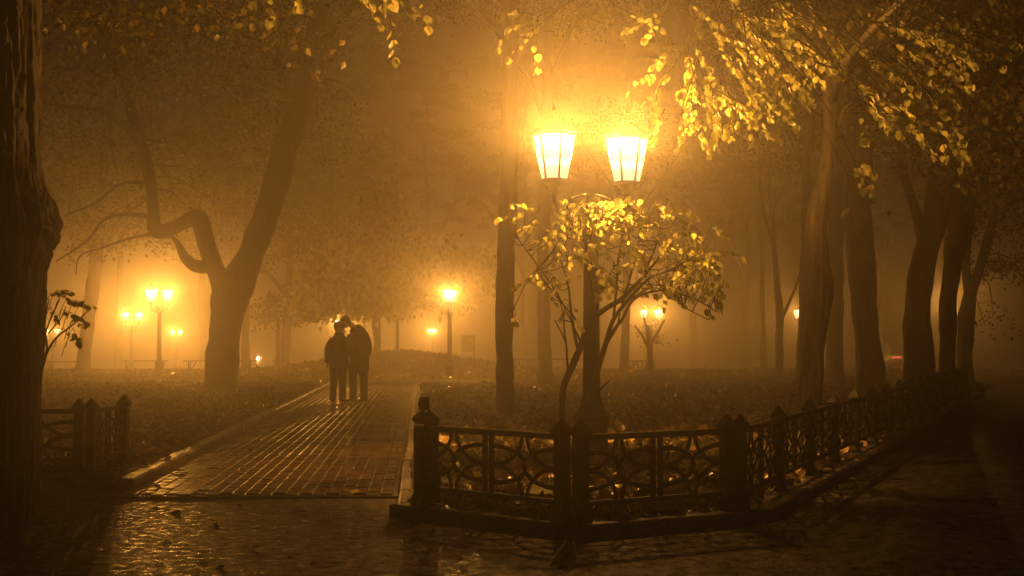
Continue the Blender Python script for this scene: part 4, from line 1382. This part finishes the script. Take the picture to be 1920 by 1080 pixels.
# ================================================================== FALLEN LEAVES AND GRASS
def scatter(n, y0, y1, xl, xr, bias=1.0):
    out = []
    rnd = random.Random(n)
    while len(out) < n:
        y = y0 + (y1 - y0) * rnd.random() ** bias
        a, b_ = xl(y), xr(y)
        lim = 0.42 * y + 1.0
        a, b_ = max(a, -lim), min(b_, lim)
        if b_ <= a: continue
        x = rnd.uniform(a, b_)
        if 1.5 * noise.noise(Vector((x * .8, y * .45, 9))) + .9 * noise.noise(Vector((x * 2.3, y * 1.4, 2))) + rnd.uniform(-.45, .45) < -0.12: continue
        out.append((x, y, gz(x, y)))
    return np.array(out)

def litter(name, C, size, label):
    C = C.copy(); C[:, 2] += RNG.uniform(0.008, 0.05, len(C))
    o = leaf_mass(name, C, size, 'leaf_fallen_mass', None, 0.6, 0.0, full=True, jitter=0.5)
    return tag(o, label, 'leaf litter', kind='stuff')
def grass(name, C, label, h=0.06):
    n = len(C)
    yaw = RNG.uniform(0, 2 * np.pi, n); lean = RNG.normal(0, .5, (n, 2)) * h
    hh = h * RNG.uniform(.5, 1.4, n)
    w = 0.006 + C[:, 1] * 0.00035
    dx, dy = np.cos(yaw) * w, np.sin(yaw) * w
    V = np.zeros((n, 3, 3))
    V[:, 0] = C + np.stack([dx, dy, np.zeros(n) - .01], 1)
    V[:, 1] = C - np.stack([dx, dy, np.zeros(n) + .01], 1)
    V[:, 2] = C + np.stack([lean[:, 0], lean[:, 1], hh], 1)
    me = np_mesh(name, V.reshape(-1, 3), np.arange(n * 3).reshape(-1, 3), 'grass_blade', np.repeat(RNG.uniform(0, 1, n), 3))
    return tag(link(name, me), label, 'grass', kind='stuff')

litter('leaf_litter', np.concatenate([scatter(7000, FP1b.y + .2, 24, right_xl, right_xr, 1.7), scatter(7000, 20, 41, right_xl, right_xr)]), .095, 'fallen brown leaves covering the lawn behind the fence')
litter('leaf_litter', np.concatenate([scatter(8000, LB.y + .2, 28, lambda y: -20, left_xr, 1.5), scatter(7000, 24, 43, lambda y: -25, left_xr)]), .095, 'fallen brown leaves covering the lawn left of the path')
litter('leaf_litter', scatter(5000, 46.5, 62, lambda y: -22, lambda y: 16), .12, 'fallen leaves on the far lawn and the mound')
grass('grass', np.concatenate([scatter(26000, FP1b.y + .2, 24, right_xl, right_xr, 1.5), scatter(30000, 20, 41, right_xl, right_xr)]), 'short grass of the lawn behind the fence')
grass('grass', np.concatenate([scatter(26000, LB.y + .1, 28, lambda y: -20, left_xr, 1.5), scatter(30000, 24, 43, lambda y: -25, left_xr)]), 'short grass of the lawn left of the path')
grass('grass', scatter(60000, 46.2, 70, lambda y: -26, lambda y: 22), 'rough grass of the far lawn and the mound', .09)

rnd = random.Random(77)
def loose_leaf(px, py, z, label, group, size=.09):
    p = G(px, py, z)
    o = link('fallen_leaf', rnd.choice(FALLEN_LEAVES))
    o.location = (p.x, p.y, z + .012)
    s = size * rnd.uniform(.8, 1.3)
    o.scale = (s, s, s)
    o.rotation_euler = (rnd.gauss(0, .2), rnd.gauss(0, .2), rnd.uniform(0, 6.28))
    tag(o, label, 'leaf', group)
for px, py in ((408, 850), (338, 885), (345, 895), (362, 868), (430, 812), (412, 880), (465, 845), (500, 872), (376, 905), (642, 846), (456, 888), (728, 832), (706, 883), (735, 900), (672, 925),
               (560, 905), (600, 880), (585, 850), (640, 810), (700, 800), (745, 845), (650, 890), (520, 830), (480, 800), (720, 860), (690, 780), (752, 790), (615, 915), (420, 915), (300, 912)):
    loose_leaf(px, py, .028, 'fallen leaf lying flat on the wet brick path', 'fallen leaves on the brick path')
for px, py in ((285, 945), (340, 962), (450, 948), (330, 920), (262, 930), (400, 985), (560, 960), (640, 1000), (310, 1010), (470, 1030), (540, 1050), (380, 1040), (700, 975), (235, 950), (600, 1060), (420, 1065), (800, 1030), (880, 1050), (520, 990), (660, 1040)):
    loose_leaf(px, py, .003, 'fallen leaf lying flat on the wet asphalt', 'fallen leaves on the asphalt', .08)
for px, py in ((880, 948), (1000, 962), (1215, 968), (1250, 966), (1270, 962), (830, 948), (1310, 958), (100, 876), (215, 866)):
    loose_leaf(px, py, KZ + .004, 'fallen leaf lying on the stone kerb', 'fallen leaves on the kerb', .08)

# ================================================================== THE COUPLE
def figure_mesh(name, parts, voxel, m, smooth_iter=4):
    """parts: list of ('t', [(x,y,z,rx,ry)...]) elliptical tubes or ('e', centre, radii, rot) ellipsoids; fused to one surface"""
    b = MB()
    for p in parts:
        if p[0] == 't':
            q = spline(p[1], 5)
            n = 14
            pts = [Vector(a[:3]) for a in q]
            V = []
            for i, a in enumerate(q):
                t = (pts[min(i + 1, len(pts) - 1)] - pts[max(i - 1, 0)]).normalized()
                x = Vector((1, 0, 0)); x = (x - t * x.dot(t))
                if x.length < .2: x = Vector((0, 0, 1)) - t * t.z
                x.normalize()
                y = t.cross(x)
                for k in range(n):
                    w = 2 * math.pi * k / n
                    V.append(pts[i] + x * (max(.004, a[3]) * math.cos(w)) + y * (max(.004, a[4]) * math.sin(w)))
            Fc = []
            for i in range(len(q) - 1):
                for k in range(n):
                    j = (k + 1) % n
                    Fc.append((i * n + k, i * n + j, (i + 1) * n + j, (i + 1) * n + k))
            Fc.append(tuple(range(n - 1, -1, -1))); Fc.append(tuple((len(q) - 1) * n + i for i in range(n)))
            b.add(V, Fc)
            for e, s in ((q[0], -1), (q[-1], 1)):
                pass
        else:
            _, c, r, rot = p
            E = Matrix.Rotation(rot[2], 3, 'Z') @ Matrix.Rotation(rot[1], 3, 'Y') @ Matrix.Rotation(rot[0], 3, 'X')
            n, mm = 14, 9
            V, Fc = [], []
            for i in range(mm + 1):
                th = math.pi * i / mm
                for k in range(n):
                    ph = 2 * math.pi * k / n
                    s_ = max(math.sin(th), 1e-3)
                    V.append(Vector(c) + E @ Vector((r[0] * s_ * math.cos(ph), r[1] * s_ * math.sin(ph), r[2] * math.cos(th))))
            for i in range(mm):
                for k in range(n):
                    j = (k + 1) % n
                    Fc.append((i * n + k, (i + 1) * n + k, (i + 1) * n + j, i * n + j))
            Fc.append(tuple(range(n))); Fc.append(tuple(mm * n + i for i in range(n - 1, -1, -1)))
            b.add(V, Fc)
    me = b.mesh(name, m)
    tmp = bpy.data.objects.new(name, me); COL.objects.link(tmp)
    r = tmp.modifiers.new('r', 'REMESH'); r.mode = 'VOXEL'; r.voxel_size = voxel
    s = tmp.modifiers.new('s', 'SMOOTH'); s.iterations = smooth_iter; s.factor = .5
    dg = bpy.context.evaluated_depsgraph_get()
    out = bpy.data.meshes.new_from_object(tmp.evaluated_get(dg))
    bpy.data.objects.remove(tmp); bpy.data.meshes.remove(me)
    out.materials.clear(); out.materials.append(M[m])
    out.polygons.foreach_set('use_smooth', [True] * len(out.polygons))
    return out

def hand(wrist, d, side, s=1.0):
    """palm, four fingers of unequal length and a thumb; d = pointing direction, side = thumb side"""
    w = Vector(wrist); d = Vector(d).normalized(); sd = Vector(side).normalized(); nrm = d.cross(sd)
    P_ = []
    a = w; c = w + d * .085 * s
    P_.append(('t', [(*a, .024 * s, .017 * s), (*(w + d * .045 * s), .036 * s, .016 * s), (*c, .036 * s, .014 * s)]))
    for i, L in enumerate((.068, .078, .073, .056)):
        o = c + sd * (.026 - .0175 * i) * s - d * .006 * s
        m1 = o + d * L * .5 * s + nrm * .008 * s; e = o + d * L * .9 * s + nrm * .03 * s
        P_.append(('t', [(*o, .0092 * s, .0092 * s), (*m1, .0085 * s, .0085 * s), (*e, .007 * s, .007 * s)]))
    o = w + d * .03 * s + sd * .028 * s
    P_.append(('t', [(*o, .011 * s, .011 * s), (*(o + d * .03 * s + sd * .024 * s), .010 * s, .010 * s), (*(o + d * .058 * s + sd * .026 * s + nrm * .012 * s), .008 * s, .008 * s)]))
    return P_

def head_parts(c, facing, up, s=1.0):
    """cranium, jaw, nose, brow, lips, ears around the head centre c"""
    c = Vector(c); f = Vector(facing).normalized(); u = Vector(up); u = (u - f * u.dot(f)).normalized(); r = f.cross(u)
    rot = Matrix((r, f, u)).transposed().to_euler()
    eu = (rot.x, rot.y, rot.z)
    def at(x, y, z): return c + r * x * s + f * y * s + u * z * s
    L = [('e', at(0, -.012, .03), (.076 * s, .095 * s, .088 * s), eu), ('e', at(0, .022, -.045), (.058 * s, .066 * s, .075 * s), eu),
         ('e', at(0, .062, -.085), (.03 * s, .026 * s, .024 * s), eu), ('t', [(*at(0, .082, .012), .010 * s, .010 * s), (*at(0, .102, -.022), .014 * s, .014 * s), (*at(0, .09, -.032), .014 * s, .012 * s)]),
         ('e', at(0, .078, .028), (.05 * s, .014 * s, .012 * s), eu), ('e', at(0, .084, -.056), (.024 * s, .010 * s, .010 * s), eu)]
    for k in (-1, 1):
        L.append(('e', at(k * .076, -.008, -.01), (.010 * s, .020 * s, .032 * s), eu))
    return L, at, eu

PY = G(655, 756).y
PM = ppm(PY)
def person(name_label, ox, oy):
    t = empty('person', (ox, oy, 0.024))
    tag(t, name_label, 'person', 'the couple on the path')
    return t

wx = (635 - 960) / PM; mx_ = (668 - 960) / PM
# --- woman on the left, back to us, turned towards the man
w = person('person in a short dark jacket and trousers, fair hair, leaning into the kiss at left', wx, PY - .05)
hc = Vector((0.035, -.01, 1.575))
hp, at, eu = head_parts(hc, (0.80, 0.45, 0.30), (-.28, 0, 1), 0.96)
body = hp + [('t', [(.02, .02, 1.36, .06, .06), (.015, .022, 1.45, .05, .052), (.01, .03, 1.54, .05, .052)]),
    ('t', [(.01, 0, .80, .15, .10), (.02, 0, .95, .145, .10), (.02, .01, 1.15, .155, .10), (.02, .01, 1.32, .165, .085), (.02, .01, 1.40, .07, .06)]),
    ('t', [(-.075, 0, .84, .085, .09), (-.09, .01, .46, .055, .06), (-.11, 0, .06, .038, .045)]), ('t', [(.085, 0, .84, .085, .09), (.09, .01, .46, .055, .06), (.095, 0, .06, .038, .045)]),
    ('t', [(-.13, .01, 1.36, .045, .045), (-.225, 0, 1.08, .036, .036), (-.235, .03, .84, .026, .024)]), ('t', [(.17, .02, 1.36, .045, .045), (.28, .10, 1.15, .036, .036), (.34, .20, 1.24, .026, .024)])]
body += hand((-.235, .03, .84), (.0, .1, -1), (.3, .9, 0), .92) + hand((.34, .20, 1.24), (.3, .3, .8), (-.5, .5, .3), .92)
link('body', figure_mesh('body', body, .010, 'skin', 3), w)
jk = [('t', [(.015, .0, .70, .205, .145), (.015, 0, .80, .205, .15), (.015, 0, 1.0, .205, .135), (.02, .0, 1.18, .21, .13), (.02, 0, 1.30, .195, .115), (.02, .01, 1.39, .125, .095), (.02, .012, 1.46, .085, .08)]),
      ('t', [(-.11, .0, 1.31, .07, .07), (-.185, 0, 1.20, .075, .075), (-.225, 0, 1.06, .07, .07), (-.232, .02, .92, .06, .06), (-.235, .03, .83, .054, .052)]),
      ('t', [(.17, .02, 1.36, .07, .07), (.24, .07, 1.22, .066, .066), (.285, .10, 1.14, .06, .06), (.33, .18, 1.22, .052, .05)]),
      ('t', [(-.06, -.05, 1.40, .05, .04), (.02, -.07, 1.425, .07, .035), (.10, -.05, 1.41, .05, .04)])]
link('jacket', figure_mesh('jacket', jk, .012, 'dark_cloth', 4), w)
tr = [('t', [(-.07, 0, .86, .11, .12), (-.082, 0, .70, .105, .11), (-.092, .01, .46, .080, .085), (-.105, 0, .2, .076, .082), (-.112, -.01, .045, .080, .095)]),
      ('t', [(.085, 0, .86, .11, .12), (.09, 0, .70, .105, .11), (.092, .01, .46, .080, .085), (.097, 0, .2, .076, .082), (.10, -.01, .045, .080, .095)]), ('t', [(.01, 0, .78, .17, .12), (.01, 0, .9, .165, .12)])]
link('trousers', figure_mesh('trousers', tr, .012, 'trouser_cloth', 3), w)
for x, yaw in ((-.113, -.3), (.10, .35)):
    sh = [('t', [(x - math.sin(yaw) * .09, -.09, .045, .036, .04), (x, 0, .05, .044, .042), (x + math.sin(yaw) * .09, .10, .035, .044, .03), (x + math.sin(yaw) * .14, .15, .028, .03, .022)]), ('e', (x, -.02, .075), (.042, .055, .04), (0, 0, 0))]
    link('shoe', figure_mesh('shoe', sh, .009, 'shoe_leather', 2), w)
hr = [('e', at(0, -.025, .03), (.096, .105, .105), eu), ('e', at(0, -.06, -.04), (.088, .07, .11), eu), ('e', at(0, -.03, -.06), (.092, .06, .09), eu),
      ('e', at(-.06, -.02, -.05), (.035, .06, .085), eu), ('e', at(.06, -.03, -.05), (.035, .055, .085), eu), ('e', at(0, -.07, -.10), (.065, .04, .06), eu)]
link('hair', figure_mesh('hair', hr, .009, 'blond_hair', 2), w)

# --- man on the right, bending his head down to her
g = person('taller person in a long dark coat, short dark hair, bending down to kiss', mx_, PY + .12)
hc = Vector((-.235, -.06, 1.685))
hp, at, eu = head_parts(hc, (-.86, .0, -.52), (-.5, 0, .85), 1.0)
body = hp + [('t', [(.0, .0, 1.47, .08, .075), (-.06, -.02, 1.56, .066, .066), (-.14, -.04, 1.65, .066, .066)]),
    ('t', [(.02, 0, .82, .16, .11), (.03, 0, 1.0, .16, .11), (.03, 0, 1.25, .18, .12), (.02, 0, 1.42, .18, .10), (-.01, 0, 1.50, .09, .07)]),
    ('t', [(-.075, 0, .88, .095, .10), (-.08, .02, .47, .06, .065), (-.07, 0, .06, .042, .05)]), ('t', [(.115, .02, .88, .095, .10), (.15, .03, .47, .06, .065), (.16, .02, .06, .042, .05)]),
    ('t', [(.17, .03, 1.42, .05, .05), (.215, .05, 1.13, .04, .04), (.17, .05, .89, .028, .026)]), ('t', [(-.13, -.10, 1.40, .05, .05), (-.12, -.17, 1.14, .04, .04), (-.15, -.17, .95, .028, .026)])]
body += hand((-.15, -.17, .95), (-.1, .0, -1), (-.9, .1, .1)) + hand((.17, .05, .89), (-.1, 0, -1), (-.3, .9, 0))
link('body', figure_mesh('body', body, .010, 'skin', 3), g)
ct = [('t', [(.05, 0, .64, .215, .16), (.05, 0, .75, .215, .165), (.05, 0, .95, .215, .15), (.045, 0, 1.2, .23, .15), (.03, 0, 1.38, .225, .14), (-.01, -.01, 1.50, .165, .12), (-.06, -.03, 1.575, .115, .10)]),
      ('t', [(.16, .02, 1.42, .085, .085), (.215, .03, 1.28, .085, .085), (.245, .05, 1.11, .076, .076), (.195, .05, .98, .068, .068), (.172, .05, .89, .06, .06)]),
      ('t', [(-.12, -.08, 1.41, .08, .08), (-.13, -.14, 1.26, .08, .08), (-.125, -.17, 1.13, .072, .072), (-.145, -.17, 1.0, .062, .062), (-.15, -.17, .95, .058, .058)]),
      ('t', [(-.06, -.09, 1.50, .05, .035), (.02, -.06, 1.545, .06, .045), (.05, .03, 1.53, .06, .05)])]
link('coat', figure_mesh('coat', ct, .012, 'dark_cloth', 4), g)
tr = [('t', [(-.075, 0, .86, .115, .125), (-.08, .01, .70, .108, .12), (-.08, .02, .46, .088, .10), (-.075, .0, .2, .082, .095), (-.07, -.01, .035, .084, .11)]),
      ('t', [(.125, .02, .86, .115, .125), (.135, .02, .70, .108, .12), (.15, .03, .46, .088, .10), (.155, .02, .2, .082, .095), (.16, .01, .035, .084, .11)])]
link('trousers', figure_mesh('trousers', tr, .012, 'trouser_cloth', 3), g)
for x, y, yaw in ((-.07, 0, -.9), (.16, .02, -.4)):
    sx, sy = math.sin(yaw), math.cos(yaw) * -1
    sh = [('t', [(x - sx * .09, y - sy * .09, .045, .04, .042), (x, y, .05, .048, .045), (x + sx * .10, y + sy * .10, .036, .046, .032), (x + sx * .17, y + sy * .17, .028, .034, .024)]), ('e', (x, y, .075), (.046, .05, .04), (0, 0, 0))]
    link('shoe', figure_mesh('shoe', sh, .009, 'shoe_leather', 2), g)
hr = [('e', at(0, -.028, .045), (.088, .100, .088), eu), ('e', at(0, -.06, -.03), (.078, .055, .085), eu), ('e', at(0, .04, .09), (.065, .05, .036), eu)]
link('hair', figure_mesh('hair', hr, .009, 'dark_hair', 2), g)

# ================================================================== FAR RIGHT: CAR ADDED FOR THE RED LIGHT TRAILS
def car():  # added car, carries the red bars that stand for tail-light trails
    Y = 74.0
    p = P(1679, 700, Y)
    z = gz(p.x, Y)
    t = empty('stand_in_car', (p.x, Y, z)); tag(t, 'added dark car in the fog, its red tail lights standing for light trails between two trunks', 'car')
    prof = [(-2.1, .30), (-2.1, .62), (-2.05, .86), (-1.55, .96), (-.95, 1.40), (.55, 1.42), (1.15, 1.0), (1.95, .86), (2.1, .62), (2.1, .30)]
    b = MB()
    for s in (1,):
        secs = []
        for xw, k in ((-.86, .93), (-.80, 1.0), (.80, 1.0), (.86, .93)):
            secs.append([(xw * (1.0 if zz < .95 else .80), yy * k, .30 + (zz - .30) * (k if abs(xw) > .82 else 1)) for yy, zz in prof])
        V = [q for s_ in secs for q in s_]; n = len(prof)
        Fc = [(k * n + i, k * n + (i + 1) % n, (k + 1) * n + (i + 1) % n, (k + 1) * n + i) for k in range(3) for i in range(n)]
        Fc += [tuple(range(n)), tuple(3 * n + i for i in range(n - 1, -1, -1))]
        b.add(V, Fc)
    b.build('body', 'car_paint', t)
    b = MB(); b.add([(-.60, -1.535, 1.0), (.60, -1.535, 1.0), (.54, -1.03, 1.37), (-.54, -1.03, 1.37)], [(0, 1, 2, 3)]); b.build('rear_window', 'dark_glass', t)
    for x in (-.62, .62):
        for y in (-1.35, 1.35):
            b = MB(); b.lathe([(.20, -.10), (.31, -.09), (.32, 0), (.31, .09), (.20, .10)], n=18); o = b.build('wheel', 'rubber', t, True)
            o.location = (x * 1.2, y, .31); o.rotation_euler = (0, math.pi / 2, 0)
    for x in (-.50, .42):
        b = MB(); b.box((x, -2.115, .72), (.22 if x < 0 else .34, .02, .035), 0, .01); b.build('tail_light', 'tail_glow', t)
    b = MB(); b.box((0, -2.13, .45), (.82, .05, .09), 0, .02); b.build('bumper', 'rubber', t)
    ld = bpy.data.lights.new('tail_lamp', 'POINT'); ld.energy = LAMP_POWER * .008; ld.color = (1, .12, .05); ld.shadow_soft_size = .1
    lo = bpy.data.objects.new('tail_lamp', ld); COL.objects.link(lo); lo.parent = t; lo.location = (0, -2.35, .7)
car()

# ================================================================== HAZE
m, nt, out = mat('haze')
pv = N(nt, 'ShaderNodeVolumePrincipled')
pv.inputs['Color'].default_value = (0.97, 0.95, 0.92, 1)
pv.inputs['Density'].default_value = HAZE_DENSITY
pv.inputs['Anisotropy'].default_value = HAZE_G
nt.links.new(pv.outputs['Volume'], out.inputs['Volume'])
M['haze'] = m
zmax = 0.0
bpy.context.view_layer.update()
for o in scene.objects:
    if o.type == 'MESH':
        zmax = max(zmax, max((o.matrix_world @ Vector(c)).z for c in o.bound_box))
b = MB(); b.box((0, 112, (zmax + .5 - 8) / 2), (245, 135, (zmax + .5 + 8) / 2))
hz = b.build('haze', 'haze')
tag(hz, 'warm night fog filling the park', kind='stuff')
